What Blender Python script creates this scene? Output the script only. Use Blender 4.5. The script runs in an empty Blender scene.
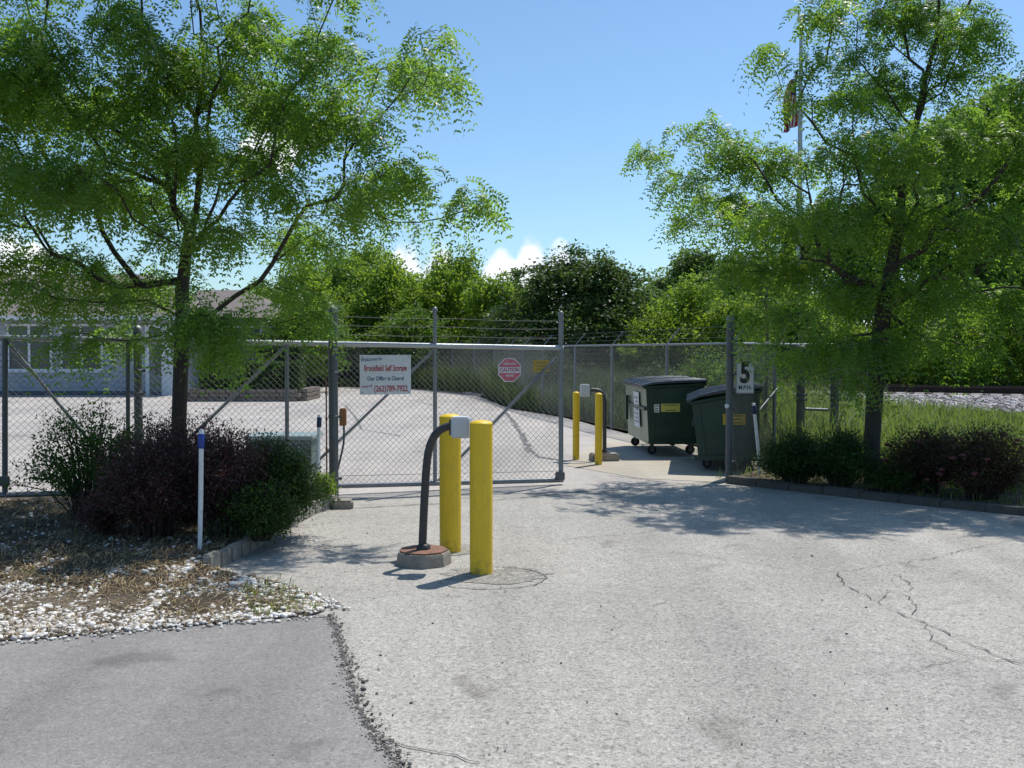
import bpy, bmesh, math, random
import numpy as np
from mathutils import Vector, Matrix
random.seed(7); RNG = np.random.default_rng(11)
PI = math.pi
C = bpy.context.scene.collection
F, CX, CY, CAMZ = 1000.0, 512.0, 384.0, 1.7
PITCH = math.atan(34/1000.0)

# ------------------------------------------------------------ placement helpers
def ray(px, py):
    u = (px-CX)/F; v = (CY-py)/F
    return Vector((u, math.cos(PITCH)+v*math.sin(PITCH), -math.sin(PITCH)+v*math.cos(PITCH)))
def G(px, py, z=0.0):                     # point of the level z seen at a pixel
    r = ray(px, py); t = (z-CAMZ)/r.z
    return Vector((r.x*t, r.y*t, z))
def D(px, py, y):                         # point at distance y seen at a pixel
    r = ray(px, py); t = y/r.y
    return Vector((r.x*t, y, CAMZ+r.z*t))
def X(px, y): return D(px, 350, y).x
def Z(py, y): return D(512, py, y).z

# ------------------------------------------------------------ materials
MATS = {}
def nodes(name):
    m = bpy.data.materials.new(name); m.use_nodes = True
    nt = m.node_tree; nt.nodes.clear()
    out = nt.nodes.new('ShaderNodeOutputMaterial')
    return m, nt, out
def N(nt, t, **kw):
    n = nt.nodes.new(t)
    for k, v in kw.items():
        if k.startswith('i_'):
            n.inputs[k[2:].replace('_', ' ')].default_value = v
        else: setattr(n, k, v)
    return n
def ramp(nt, src, stops):
    r = nt.nodes.new('ShaderNodeValToRGB'); e = r.color_ramp.elements
    while len(e) < len(stops): e.new(0.5)
    for i, (p, c) in enumerate(stops):
        e[i].position = p; e[i].color = (*c, 1) if len(c) == 3 else c
    nt.links.new(src, r.inputs[0]); return r
def mixc(nt, fac, a, b, mode='MIX'):
    m = nt.nodes.new('ShaderNodeMix'); m.data_type = 'RGBA'; m.blend_type = mode
    for s, v in ((m.inputs[0], fac), (m.inputs[6], a), (m.inputs[7], b)):
        if hasattr(v, 'is_linked') or hasattr(v, 'links'): nt.links.new(v, s)
        elif isinstance(v, (int, float)): s.default_value = v
        else: s.default_value = (*v, 1) if len(v) == 3 else v
    return m.outputs[2]
def noise(nt, co, scale, detail=4, rough=0.6, dist=0):
    n = N(nt, 'ShaderNodeTexNoise'); n.inputs['Scale'].default_value = scale
    n.inputs['Detail'].default_value = detail; n.inputs['Roughness'].default_value = rough
    n.inputs['Distortion'].default_value = dist
    nt.links.new(co, n.inputs['Vector']); return n.outputs['Fac']
def bump(nt, h, strength, dist):
    b = N(nt, 'ShaderNodeBump'); b.inputs['Strength'].default_value = strength
    b.inputs['Distance'].default_value = dist; nt.links.new(h, b.inputs['Height']); return b.outputs[0]
def simple(name, col, rough=0.6, metal=0.0, var=0.25, scale=6.0, dirt=None, bmp=0.0, spec=0.5, fine=80.0):
    """painted / metal / wood surface with uneven wear"""
    if name in MATS: return MATS[name]
    m, nt, out = nodes(name)
    p = N(nt, 'ShaderNodeBsdfPrincipled'); nt.links.new(p.outputs[0], out.inputs[0])
    co = N(nt, 'ShaderNodeTexCoord').outputs['Object']
    n1 = noise(nt, co, scale, 6, 0.65); n2 = noise(nt, co, fine, 3, 0.7)
    dk = tuple(c*(1-var) for c in col); lt = tuple(min(1, c*(1+var)) for c in col)
    r = ramp(nt, n1, [(0.3, dk), (0.7, lt)])
    c = mixc(nt, 0.35, r.outputs[0], ramp(nt, n2, [(0.35, dk), (0.65, lt)]).outputs[0])
    if dirt:
        n3 = noise(nt, co, scale*2.3, 8, 0.75, 0.6)
        msk = ramp(nt, n3, [(0.52, (0,0,0)), (0.68, (1,1,1))])
        c = mixc(nt, msk.outputs[0], c, dirt)
    nt.links.new(c, p.inputs['Base Color'])
    rr = ramp(nt, n1, [(0.3, (rough*0.8,)*3), (0.7, (min(1, rough*1.2),)*3)])
    nt.links.new(rr.outputs[0], p.inputs['Roughness'])
    p.inputs['Metallic'].default_value = metal
    p.inputs['Specular IOR Level'].default_value = spec
    if bmp: nt.links.new(bump(nt, n2, 0.6, bmp), p.inputs['Normal'])
    MATS[name] = m; return m
def leafmat(name, cols, trans=(0.12, 0.2, 0.02), tfac=0.45, rough=0.5, spec=0.3):
    if name in MATS: return MATS[name]
    m, nt, out = nodes(name)
    g = N(nt, 'ShaderNodeNewGeometry')
    co = N(nt, 'ShaderNodeTexCoord').outputs['Object']
    k = len(cols)
    r = ramp(nt, g.outputs['Random Per Island'], [((i+0.5)/k, c) for i, c in enumerate(cols)])
    n1 = noise(nt, co, 0.9, 3)
    v = ramp(nt, n1, [(0.35, (0.75, 0.8, 0.7)), (0.65, (1.2, 1.15, 1.1))])
    c = mixc(nt, 1.0, r.outputs[0], v.outputs[0], 'MULTIPLY')
    p = N(nt, 'ShaderNodeBsdfPrincipled'); nt.links.new(c, p.inputs['Base Color'])
    p.inputs['Roughness'].default_value = rough; p.inputs['Specular IOR Level'].default_value = spec
    t = N(nt, 'ShaderNodeBsdfTranslucent')
    tc = mixc(nt, 1.0, v.outputs[0], trans, 'MULTIPLY'); nt.links.new(tc, t.inputs[0])
    mx = N(nt, 'ShaderNodeMixShader'); mx.inputs[0].default_value = tfac
    nt.links.new(p.outputs[0], mx.inputs[1]); nt.links.new(t.outputs[0], mx.inputs[2])
    nt.links.new(mx.outputs[0], out.inputs[0])
    MATS[name] = m; return m
def pavement(name, base, light, dark, speck=120.0, patch=((0.8,)*3, (1.15,)*3), bm=0.004, warm=None, specamt=0.5):
    m, nt, out = nodes(name)
    p = N(nt, 'ShaderNodeBsdfPrincipled'); nt.links.new(p.outputs[0], out.inputs[0])
    co = N(nt, 'ShaderNodeTexCoord').outputs['Object']
    v = N(nt, 'ShaderNodeTexVoronoi'); v.inputs['Scale'].default_value = speck; nt.links.new(co, v.inputs['Vector'])
    sp = N(nt, 'ShaderNodeSeparateColor'); nt.links.new(v.outputs['Color'], sp.inputs[0])
    agg = ramp(nt, sp.outputs[0], [(0.0, dark), (0.16, dark), (0.3, base), (0.72, base), (0.9, light), (1.0, light)])
    v2 = N(nt, 'ShaderNodeTexVoronoi'); v2.inputs['Scale'].default_value = speck*0.42; nt.links.new(co, v2.inputs['Vector'])
    sp2 = N(nt, 'ShaderNodeSeparateColor'); nt.links.new(v2.outputs['Color'], sp2.inputs[0])
    agg2 = ramp(nt, sp2.outputs[1], [(0.0, dark), (0.1, dark), (0.18, base), (0.85, base), (1.0, light)])
    c = mixc(nt, 0.45, agg.outputs[0], agg2.outputs[0])
    c = mixc(nt, specamt, base, c)
    big = noise(nt, co, 0.35, 7, 0.62, 0.5)
    c = mixc(nt, 1.0, c, ramp(nt, big, [(0.32, patch[0]), (0.66, patch[1])]).outputs[0], 'MULTIPLY')
    mp = N(nt, 'ShaderNodeMapping'); mp.inputs['Scale'].default_value = (0.35, 2.6, 1); nt.links.new(co, mp.inputs['Vector'])
    st = noise(nt, mp.outputs[0], 0.9, 5, 0.6, 0.2)
    c = mixc(nt, 1.0, c, ramp(nt, st, [(0.3, (0.94,)*3), (0.62, (1.04,)*3)]).outputs[0], 'MULTIPLY')
    oil = noise(nt, co, 1.7, 3, 0.5, 0.3)
    c = mixc(nt, 1.0, c, ramp(nt, oil, [(0.28, (0.72, 0.71, 0.70)), (0.36, (1.0,)*3)]).outputs[0], 'MULTIPLY')
    mp2 = N(nt, 'ShaderNodeMapping'); mp2.inputs['Rotation'].default_value = (0, 0, 0.5); mp2.inputs['Scale'].default_value = (1.6, 0.16, 1); nt.links.new(co, mp2.inputs['Vector'])
    trk = noise(nt, mp2.outputs[0], 0.8, 3, 0.5, 0.6)
    c = mixc(nt, 1.0, c, ramp(nt, trk, [(0.36, (0.90,)*3), (0.56, (1.05,)*3)]).outputs[0], 'MULTIPLY')
    mid = noise(nt, co, 9, 5, 0.7)
    c = mixc(nt, 1.0, c, ramp(nt, mid, [(0.3, (0.95,)*3), (0.7, (1.04,)*3)]).outputs[0], 'MULTIPLY')
    if warm:
        w = noise(nt, co, 0.8, 6, 0.7, 1.0)
        c = mixc(nt, ramp(nt, w, [(0.5, (0,0,0)), (0.75, (0.8,)*3)]).outputs[0], c, warm)
    nt.links.new(c, p.inputs['Base Color'])
    p.inputs['Roughness'].default_value = 0.9; p.inputs['Specular IOR Level'].default_value = 0.25
    nt.links.new(bump(nt, agg.outputs[0], 0.8, bm), p.inputs['Normal'])
    return m
def bedmat(name, stops, s1=3.0, s2=45.0, bm=0.03):
    m, nt, out = nodes(name)
    p = N(nt, 'ShaderNodeBsdfPrincipled'); nt.links.new(p.outputs[0], out.inputs[0])
    co = N(nt, 'ShaderNodeTexCoord').outputs['Object']
    a = noise(nt, co, s1, 6, 0.7, 0.4); b = noise(nt, co, s2, 4, 0.7)
    mx = N(nt, 'ShaderNodeMath', operation='ADD'); 
    h1 = N(nt, 'ShaderNodeMath', operation='MULTIPLY'); h1.inputs[1].default_value = 0.5; nt.links.new(a, h1.inputs[0])
    h2 = N(nt, 'ShaderNodeMath', operation='MULTIPLY'); h2.inputs[1].default_value = 0.5; nt.links.new(b, h2.inputs[0])
    nt.links.new(h1.outputs[0], mx.inputs[0]); nt.links.new(h2.outputs[0], mx.inputs[1])
    nt.links.new(ramp(nt, mx.outputs[0], stops).outputs[0], p.inputs['Base Color'])
    p.inputs['Roughness'].default_value = 1.0; p.inputs['Specular IOR Level'].default_value = 0.1
    nt.links.new(bump(nt, b, 1.0, bm), p.inputs['Normal']); return m

M = {}
M['lot'] = pavement('aged_asphalt', (0.355, 0.335, 0.30), (0.60, 0.57, 0.515), (0.13, 0.122, 0.11), 120, ((0.86, 0.86, 0.865), (1.07, 1.065, 1.05)), specamt=0.8)
M['newasphalt'] = pavement('newer_asphalt', (0.235, 0.222, 0.21), (0.40, 0.385, 0.365), (0.12, 0.115, 0.11), 130, ((0.88,)*3, (1.08,)*3), 0.003, specamt=0.6)
M['yard'] = pavement('yard_asphalt', (0.40, 0.37, 0.34), (0.55, 0.52, 0.48), (0.22, 0.21, 0.20), 60, ((0.85,)*3, (1.1, 1.08, 1.05)), specamt=0.5)
M['patch'] = pavement('patched_asphalt', (0.25, 0.235, 0.205), (0.55, 0.52, 0.46), (0.10, 0.095, 0.085), 80, ((0.85,)*3, (1.1,)*3), specamt=0.85)
M['slab'] = pavement('concrete_slab', (0.42, 0.38, 0.31), (0.5, 0.47, 0.4), (0.30, 0.28, 0.24), 60, ((0.85,)*3, (1.08,)*3), 0.002, warm=(0.36, 0.28, 0.18), specamt=0.4)
M['concrete'] = simple('weathered_concrete', (0.25, 0.225, 0.19), 0.9, var=0.4, scale=9, dirt=(0.11, 0.095, 0.075), bmp=0.004)
M['curb'] = simple('dark_kerb', (0.095, 0.085, 0.072), 0.95, var=0.4, scale=4, dirt=(0.06, 0.055, 0.045), bmp=0.01)
M['edging'] = simple('stone_edging', (0.26, 0.24, 0.205), 0.9, var=0.4, scale=7, dirt=(0.1, 0.09, 0.07), bmp=0.006)
M['crack'] = simple('crack_fill', (0.085, 0.08, 0.07), 0.95, var=0.4, scale=9)
M['tar'] = simple('sealed_crack', (0.16, 0.155, 0.15), 0.85, var=0.3, scale=9)
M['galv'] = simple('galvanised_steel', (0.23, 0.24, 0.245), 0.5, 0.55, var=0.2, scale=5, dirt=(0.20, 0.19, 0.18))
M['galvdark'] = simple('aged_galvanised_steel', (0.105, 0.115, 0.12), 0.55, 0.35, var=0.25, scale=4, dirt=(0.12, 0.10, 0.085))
M['galvbright'] = simple('bright_steel_rail', (0.42, 0.43, 0.43), 0.45, 0.45, var=0.15, scale=5)
M['wire'] = simple('mesh_wire', (0.20, 0.205, 0.20), 0.55, 0.3, var=0.2, scale=2)
M['wiredark'] = simple('barbed_strand', (0.16, 0.16, 0.16), 0.6, 0.3, var=0.2, scale=2)
M['yellow'] = simple('yellow_paint', (0.72, 0.475, 0.012), 0.5, var=0.07, scale=4, dirt=(0.60, 0.39, 0.02), fine=30)
def bollardmat():
    m = M['yellow']; nt = m.node_tree; p = [n for n in nt.nodes if n.type == 'BSDF_PRINCIPLED'][0]; src = p.inputs['Base Color'].links[0].from_socket
    tc_ = N(nt, 'ShaderNodeTexCoord'); co = tc_.outputs['Object']; sp = N(nt, 'ShaderNodeSeparateXYZ'); nt.links.new(co, sp.inputs[0])
    n1 = noise(nt, co, 22, 5, 0.75, 0.4); a = N(nt, 'ShaderNodeMath', operation='MULTIPLY_ADD'); nt.links.new(sp.outputs[2], a.inputs[0]); a.inputs[1].default_value = 1.3; nt.links.new(n1, a.inputs[2])
    g = ramp(nt, a.outputs[0], [(0.47, (0.55,)*3), (0.60, (0, 0, 0))]); c = mixc(nt, g.outputs[0], src, (0.16, 0.12, 0.06))
    n2 = noise(nt, co, 34, 4, 0.6); ch = ramp(nt, n2, [(0.735, (0, 0, 0)), (0.75, (0.85,)*3)]); c = mixc(nt, ch.outputs[0], c, (0.14, 0.10, 0.07))
    mp = N(nt, 'ShaderNodeMapping'); mp.inputs['Scale'].default_value = (14, 14, 1.2); nt.links.new(co, mp.inputs['Vector'])
    n3 = noise(nt, mp.outputs[0], 1.0, 4, 0.6); c = mixc(nt, ramp(nt, n3, [(0.55, (0, 0, 0)), (0.75, (0.45,)*3)]).outputs[0], c, (0.5, 0.36, 0.06))
    nt.links.new(c, p.inputs['Base Color'])
bollardmat()
M['black'] = simple('black_paint', (0.035, 0.035, 0.037), 0.5, var=0.3, scale=8, dirt=(0.07, 0.055, 0.045))
M['greybox'] = simple('grey_box_paint', (0.50, 0.52, 0.53), 0.5, var=0.08, scale=8)
M['rust'] = simple('rusty_plate', (0.24, 0.125, 0.085), 0.85, 0.2, var=0.4, scale=14, dirt=(0.12, 0.07, 0.05), bmp=0.003)
M['white'] = simple('white_paint', (0.72, 0.73, 0.72), 0.5, var=0.08, scale=10, dirt=(0.5, 0.48, 0.43))
M['signwhite'] = simple('sign_sheet', (0.66, 0.67, 0.68), 0.5, var=0.10, scale=7, dirt=(0.56, 0.55, 0.52))
M['blue'] = simple('blue_plastic', (0.02, 0.05, 0.28), 0.45, var=0.15, scale=12)
M['navy'] = simple('dark_blue_plastic', (0.012, 0.025, 0.08), 0.45, var=0.15, scale=12)
M['signred'] = simple('sign_red', (0.38, 0.035, 0.04), 0.5, var=0.2, scale=12)
M['signblue'] = simple('sign_blue', (0.03, 0.09, 0.16), 0.5, var=0.2, scale=12)
M['signblack'] = simple('sign_black', (0.02, 0.02, 0.02), 0.5, var=0.2, scale=12)
M['fadedred'] = simple('faded_red', (0.55, 0.12, 0.15), 0.5, var=0.25, scale=9, dirt=(0.62, 0.4, 0.42))
M['fadedyellow'] = simple('faded_yellow', (0.52, 0.34, 0.02), 0.6, var=0.2, scale=9, dirt=(0.35, 0.25, 0.04))
M['paleyellow'] = simple('pale_yellow_label', (0.55, 0.52, 0.12), 0.5, var=0.1, scale=20)
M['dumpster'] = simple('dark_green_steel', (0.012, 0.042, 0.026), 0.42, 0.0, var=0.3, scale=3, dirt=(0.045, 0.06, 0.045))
M['dumpsterside'] = simple('painted_sheen_green_steel', (0.15, 0.21, 0.14), 0.38, 0.25, var=0.3, scale=2.5, dirt=(0.3, 0.31, 0.25))  # paler green paints in the light reflected by the dumpster's side face
M['lid'] = simple('black_plastic_lid', (0.035, 0.045, 0.06), 0.28, var=0.25, scale=5)
M['rubber'] = simple('rubber', (0.02, 0.02, 0.02), 0.8, var=0.2, scale=12)
M['brownbox'] = simple('brown_box', (0.30, 0.13, 0.045), 0.6, var=0.15, scale=12)
M['bark'] = simple('dark_bark', (0.055, 0.043, 0.033), 0.95, var=0.45, scale=12, dirt=(0.1, 0.085, 0.07), bmp=0.02)
M['bark2'] = simple('grey_bark', (0.10, 0.085, 0.07), 0.95, var=0.4, scale=8, bmp=0.02)
M['wood'] = simple('grey_wood_post', (0.15, 0.14, 0.125), 0.9, var=0.35, scale=6, dirt=(0.09, 0.08, 0.07), bmp=0.004)
M['railsteel'] = simple('rail_steel', (0.04, 0.026, 0.02), 0.7, 0.4, var=0.3, scale=6)
M['sleeper'] = simple('sleeper_wood', (0.09, 0.075, 0.06), 0.95, var=0.4, scale=6)
M['siding'] = simple('pale_blue_siding', (0.33, 0.37, 0.42), 0.7, var=0.06, scale=1.5)
M['sidingdark'] = simple('dark_grey_siding', (0.085, 0.095, 0.11), 0.7, var=0.12, scale=1.5)
M['trim'] = simple('white_trim', (0.62, 0.66, 0.70), 0.6, var=0.05, scale=2)
M['roof'] = simple('shingle_roof', (0.17, 0.145, 0.13), 0.95, var=0.3, scale=3, dirt=(0.12, 0.10, 0.09), bmp=0.02)
M['teal'] = simple('utility_green', (0.07, 0.115, 0.105), 0.55, var=0.12, scale=4, dirt=(0.2, 0.25, 0.23))
M['doorgreen'] = simple('door_panel', (0.17, 0.20, 0.19), 0.5, var=0.1, scale=3)
M['block'] = simple('garden_wall_block', (0.20, 0.16, 0.13), 0.9, var=0.35, scale=5, dirt=(0.12, 0.10, 0.08), bmp=0.01)
M['stone'] = None
def glassmat():
    m, nt, out = nodes('window_glass')
    p = N(nt, 'ShaderNodeBsdfPrincipled'); nt.links.new(p.outputs[0], out.inputs[0])
    p.inputs['Base Color'].default_value = (0.045, 0.06, 0.07, 1); p.inputs['Roughness'].default_value = 0.12
    p.inputs['Specular IOR Level'].default_value = 0.7
    return m
M['glass'] = glassmat()
def islandmat(name, stops, rough=0.9):
    m, nt, out = nodes(name)
    p = N(nt, 'ShaderNodeBsdfPrincipled'); nt.links.new(p.outputs[0], out.inputs[0])
    g = N(nt, 'ShaderNodeNewGeometry')
    nt.links.new(ramp(nt, g.outputs['Random Per Island'], stops).outputs[0], p.inputs['Base Color'])
    p.inputs['Roughness'].default_value = rough; p.inputs['Specular IOR Level'].default_value = 0.25
    return m
M['stones'] = islandmat('white_stones', [(0.0, (0.17, 0.14, 0.11)), (0.25, (0.40, 0.36, 0.31)), (0.5, (0.60, 0.57, 0.52)), (1.0, (0.80, 0.78, 0.74))])
M['ballaststones'] = islandmat('ballast_stones', [(0.0, (0.16, 0.145, 0.14)), (0.5, (0.34, 0.31, 0.31)), (1.0, (0.58, 0.55, 0.54))])
M['darkstones'] = islandmat('loose_asphalt_bits', [(0.0, (0.06, 0.058, 0.052)), (0.5, (0.15, 0.14, 0.125)), (1.0, (0.36, 0.34, 0.30))])
M['straw'] = islandmat('dry_straw', [(0.0, (0.12, 0.08, 0.045)), (0.5, (0.27, 0.2, 0.11)), (1.0, (0.42, 0.34, 0.2))])
M['locust'] = leafmat('locust_leaves', [(0.07, 0.15, 0.025), (0.10, 0.19, 0.03), (0.135, 0.225, 0.035), (0.10, 0.17, 0.045)], (0.30, 0.50, 0.05), 0.52, 0.4, 0.45)
M['lightleaf'] = leafmat('bright_leaves', [(0.08, 0.16, 0.02), (0.12, 0.22, 0.025), (0.16, 0.27, 0.03)], (0.30, 0.44, 0.04), 0.5)
M['midleaf'] = leafmat('mid_leaves', [(0.055, 0.12, 0.02), (0.075, 0.15, 0.025), (0.11, 0.19, 0.03)], (0.20, 0.34, 0.035), 0.45)
M['darkleaf'] = leafmat('dark_leaves', [(0.038, 0.075, 0.02), (0.056, 0.105, 0.027), (0.085, 0.135, 0.04)], (0.12, 0.20, 0.035), 0.38)
M['farleaf'] = leafmat('far_leaves', [(0.065, 0.12, 0.035), (0.085, 0.15, 0.045)], (0.22, 0.34, 0.07), 0.45)
M['hedge'] = leafmat('hedge_leaves', [(0.022, 0.055, 0.012), (0.035, 0.075, 0.015), (0.05, 0.10, 0.02)], (0.08, 0.15, 0.02), 0.3)
M['purple'] = leafmat('purple_leaves', [(0.06, 0.026, 0.032), (0.09, 0.04, 0.048), (0.13, 0.065, 0.07), (0.05, 0.05, 0.025)], (0.20, 0.06, 0.07), 0.36, 0.42, 0.5)
M['greenshrub'] = leafmat('shrub_leaves', [(0.035, 0.08, 0.014), (0.055, 0.115, 0.02), (0.075, 0.145, 0.03)], (0.12, 0.22, 0.03), 0.4)
M['pinkflower'] = leafmat('pink_flowers', [(0.17, 0.045, 0.055), (0.23, 0.07, 0.085)], (0.2, 0.06, 0.07), 0.3)
M['grass'] = leafmat('tall_grass', [(0.08, 0.14, 0.025), (0.11, 0.18, 0.035), (0.15, 0.21, 0.05), (0.30, 0.30, 0.14)], (0.26, 0.36, 0.06), 0.42)
M['weed'] = leafmat('grey_weeds', [(0.035, 0.06, 0.018), (0.055, 0.085, 0.028), (0.075, 0.105, 0.035), (0.2, 0.2, 0.13)], (0.1, 0.15, 0.04), 0.35)
M['redgreen'] = leafmat('red_green_leaves', [(0.05, 0.022, 0.022), (0.09, 0.035, 0.035), (0.05, 0.07, 0.02), (0.07, 0.03, 0.03), (0.06, 0.09, 0.025)], (0.14, 0.08, 0.04), 0.35)
M['ground'] = bedmat('green_ground', [(0.35, (0.03, 0.036, 0.014)), (0.5, (0.05, 0.055, 0.02)), (0.65, (0.09, 0.08, 0.04))], 0.6, 18)
M['mulch'] = bedmat('mulch', [(0.36, (0.04, 0.03, 0.022)), (0.46, (0.10, 0.08, 0.058)), (0.56, (0.19, 0.155, 0.115)), (0.66, (0.34, 0.30, 0.24))], 2.2, 60, 0.03)
M['ballast'] = bedmat('ballast_bed', [(0.38, (0.13, 0.115, 0.11)), (0.5, (0.30, 0.28, 0.27)), (0.62, (0.5, 0.47, 0.46))], 1.5, 14, 0.06)
M['flagred'] = simple('flag_red', (0.42, 0.02, 0.035), 0.8, var=0.15, scale=3)
M['flagwhite'] = simple('flag_white', (0.6, 0.58, 0.56), 0.8, var=0.1, scale=3)
M['flagblue'] = simple('flag_blue', (0.02, 0.03, 0.12), 0.8, var=0.15, scale=3)

# ------------------------------------------------------------ object helpers
def link(name, me, mat, parent=None):
    o = bpy.data.objects.new(name, me); C.objects.link(o)
    for mm in (mat if isinstance(mat, (list, tuple)) else [mat]): me.materials.append(mm)
    if parent: o.parent = parent
    return o
def thing(name, label, cat, loc=(0,0,0), rz=0, group=None):
    o = bpy.data.objects.new(name, None); C.objects.link(o); o.location = loc; o.rotation_euler = (0,0,rz)
    o.empty_display_size = 0.1
    o['label'] = label; o['category'] = cat
    if group: o['group'] = group
    return o
def tag(o, label, cat, group=None, kind=None):
    o['label'] = label; o['category'] = cat
    if group: o['group'] = group
    if kind: o['kind'] = kind
    return o
def struct(o): o['kind'] = 'structure'; return o
def copy_tree(o, parent=None):
    c = o.copy(); C.objects.link(c)
    if parent: c.parent = parent
    for ch in list(o.children): copy_tree(ch, c)
    return c
class MB:
    def __init__(s): s.v = []; s.f = []; s.m = []; s.smooth = []
    def add(s, vs, fs, mi=0, sm=False):
        b = len(s.v); s.v += [tuple(v) for v in vs]
        for f in fs: s.f.append(tuple(i+b for i in f)); s.m.append(mi); s.smooth.append(sm)
        return s
    def box(s, c, d, rz=0, mi=0, bev=0.0, M4=None):
        bm = bmesh.new(); bmesh.ops.create_cube(bm, size=1)
        bmesh.ops.scale(bm, vec=d, verts=bm.verts)
        if bev: bmesh.ops.bevel(bm, geom=bm.edges[:], offset=bev, segments=2, affect='EDGES', clamp_overlap=True)
        mat = Matrix.Translation(c) @ (M4 if M4 else Matrix.Rotation(rz, 4, 'Z')); bm.transform(mat)
        bm.verts.index_update()
        s.add([v.co[:] for v in bm.verts], [[v.index for v in f.verts] for f in bm.faces], mi); bm.free(); return s
    def tube(s, pts, r, n=10, mi=0, caps=True, sm=True):
        pts = [Vector(p) for p in pts]; rs = r if isinstance(r, (list, tuple)) else [r]*len(pts)
        vs = []; fs = []; ref = None
        for i, p in enumerate(pts):
            t = (pts[min(i+1, len(pts)-1)]-pts[max(i-1, 0)]).normalized()
            if ref is None: ref = Vector((0,0,1)) if abs(t.z) < 0.9 else Vector((1,0,0))
            a = (ref - t*ref.dot(t)).normalized(); b = t.cross(a); ref = a
            for k in range(n):
                an = 2*PI*k/n; vs.append(p+(a*math.cos(an)+b*math.sin(an))*rs[i])
        for i in range(len(pts)-1):
            for k in range(n): fs.append((i*n+k, i*n+(k+1)%n, (i+1)*n+(k+1)%n, (i+1)*n+k))
        s.add(vs, fs, mi, sm)
        if caps:
            s.add(vs[:n], [tuple(range(n))[::-1]], mi); s.add(vs[-n:], [tuple(range(n))], mi)
        return s
    def lathe(s, c, prof, n=24, mi=0, sm=True):
        vs = []; fs = []
        for (r, z) in prof:
            for k in range(n): vs.append((c[0]+r*math.cos(2*PI*k/n), c[1]+r*math.sin(2*PI*k/n), c[2]+z))
        for i in range(len(prof)-1):
            for k in range(n): fs.append((i*n+k, i*n+(k+1)%n, (i+1)*n+(k+1)%n, (i+1)*n+k))
        s.add(vs, fs, mi, sm)
        s.add(vs[-n:], [tuple(range(n))], mi); return s
    def build(s, name, mat, parent=None):
        me = bpy.data.meshes.new(name); me.from_pydata(s.v, [], s.f)
        me.polygons.foreach_set('material_index', s.m); me.polygons.foreach_set('use_smooth', s.smooth)
        me.update(); return link(name, me, mat, parent)
def npmesh(name, verts, k, mat, parent=None, idx=None):
    """verts (n*k,3) as n polygons of k corners; or idx array (f,k) of indices"""
    me = bpy.data.meshes.new(name); verts = np.ascontiguousarray(verts, dtype=np.float32)
    if idx is None: idx = np.arange(len(verts), dtype=np.int32).reshape(-1, k)
    nf = len(idx); me.vertices.add(len(verts)); me.vertices.foreach_set('co', verts.ravel())
    me.loops.add(nf*k); me.loops.foreach_set('vertex_index', idx.ravel().astype(np.int32))
    me.polygons.add(nf); me.polygons.foreach_set('loop_start', np.arange(0, nf*k, k, dtype=np.int32))
    me.update(calc_edges=True); me.validate()
    return link(name, me, mat, parent)
def norm(a): return a/np.maximum(np.linalg.norm(a, axis=1, keepdims=True), 1e-9)
def leafquads(c, d, nrm, L, W):
    """diamond leaves: base c, direction d, surface normal nrm"""
    d = norm(d); side = norm(np.cross(d, nrm)); L = np.asarray(L).reshape(-1,1); W = np.asarray(W).reshape(-1,1)
    return np.stack([c, c+d*L*0.45+side*W*0.5, c+d*L, c+d*L*0.45-side*W*0.5], axis=1).reshape(-1, 3)
def rnd_dirs(n, zs=1.0):
    v = RNG.normal(size=(n, 3)); v[:, 2] *= zs; return norm(v)

# ------------------------------------------------------------ sheets
def sheet(name, pts, z, mat):
    bm = bmesh.new(); vs = [bm.verts.new((p[0], p[1], z)) for p in pts]; f = bm.faces.new(vs)
    bm.normal_update()
    if f.normal.z < 0: f.normal_flip()
    bmesh.ops.triangulate(bm, faces=[f])
    me = bpy.data.meshes.new(name); bm.to_mesh(me); bm.free()
    return struct(link(name, me, mat))
def rough_edge(pts, amp, step):
    out = []
    for i in range(len(pts)):
        a = Vector(pts[i][:2]); b = Vector(pts[(i+1) % len(pts)][:2]); n = max(1, int((b-a).length/step))
        if (b-a).length > 12: n = 1
        for k in range(n):
            p = a.lerp(b, k/n)
            if n > 1: p = p+Vector((random.uniform(-amp, amp), random.uniform(-amp, amp)))
            out.append(p)
    return out
def arc(pts, n=6):
    """Catmull-Rom through 2D/3D points"""
    P = [Vector(p) for p in pts]; out = []
    for i in range(len(P)-1):
        p0 = P[max(i-1, 0)]; p1 = P[i]; p2 = P[i+1]; p3 = P[min(i+2, len(P)-1)]
        for k in range(n):
            t = k/n
            out.append(0.5*((2*p1)+(p2-p0)*t+(2*p0-5*p1+4*p2-p3)*t*t+(3*p1-p0-3*p2+p3)*t**3))
    out.append(P[-1]); return out

sheet('ground', [(-700,-60), (700,-60), (700,1200), (-700,1200)], -0.03, M['ground'])
KERB_R = [Vector((2.78, 12.75, 0)), G(860, 498), G(1024, 515), Vector((9.6, 6.6, 0)), Vector((20, -4, 0))]
YE = [Vector((3.95, 14.7, 0)), G(615, 431), G(565, 418), G(506, 408), G(476, 395), G(400, 387)]
lotp = [(-45,-8), (20,-8), (20,-4)]+[p[:2] for p in arc(KERB_R[::-1], 5)[1:]]+[(3.3, 13.6), (-45, 13.6)]
sheet('parking_lot', lotp, 0.0, M['lot'])
GL = G(330, 506); 
yard = [(-45, 11.6), (GL.x-0.2, 11.35), (X(600, 13.3), 12.0), (2.72, 12.95)]+[(p.x, p.y) for p in YE]+[(-9, 46), (-45, 46)]
sheet('storage_yard', rough_edge(yard, 0.05, 0.7), 0.004, M['yard'])
slab = [G(566, 466), G(640, 479), G(722, 483), Vector((2.9, 13.2, 0)), Vector((3.9, 14.8, 0)), Vector((2.5, 20.2, 0)), G(604, 434)]
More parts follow.
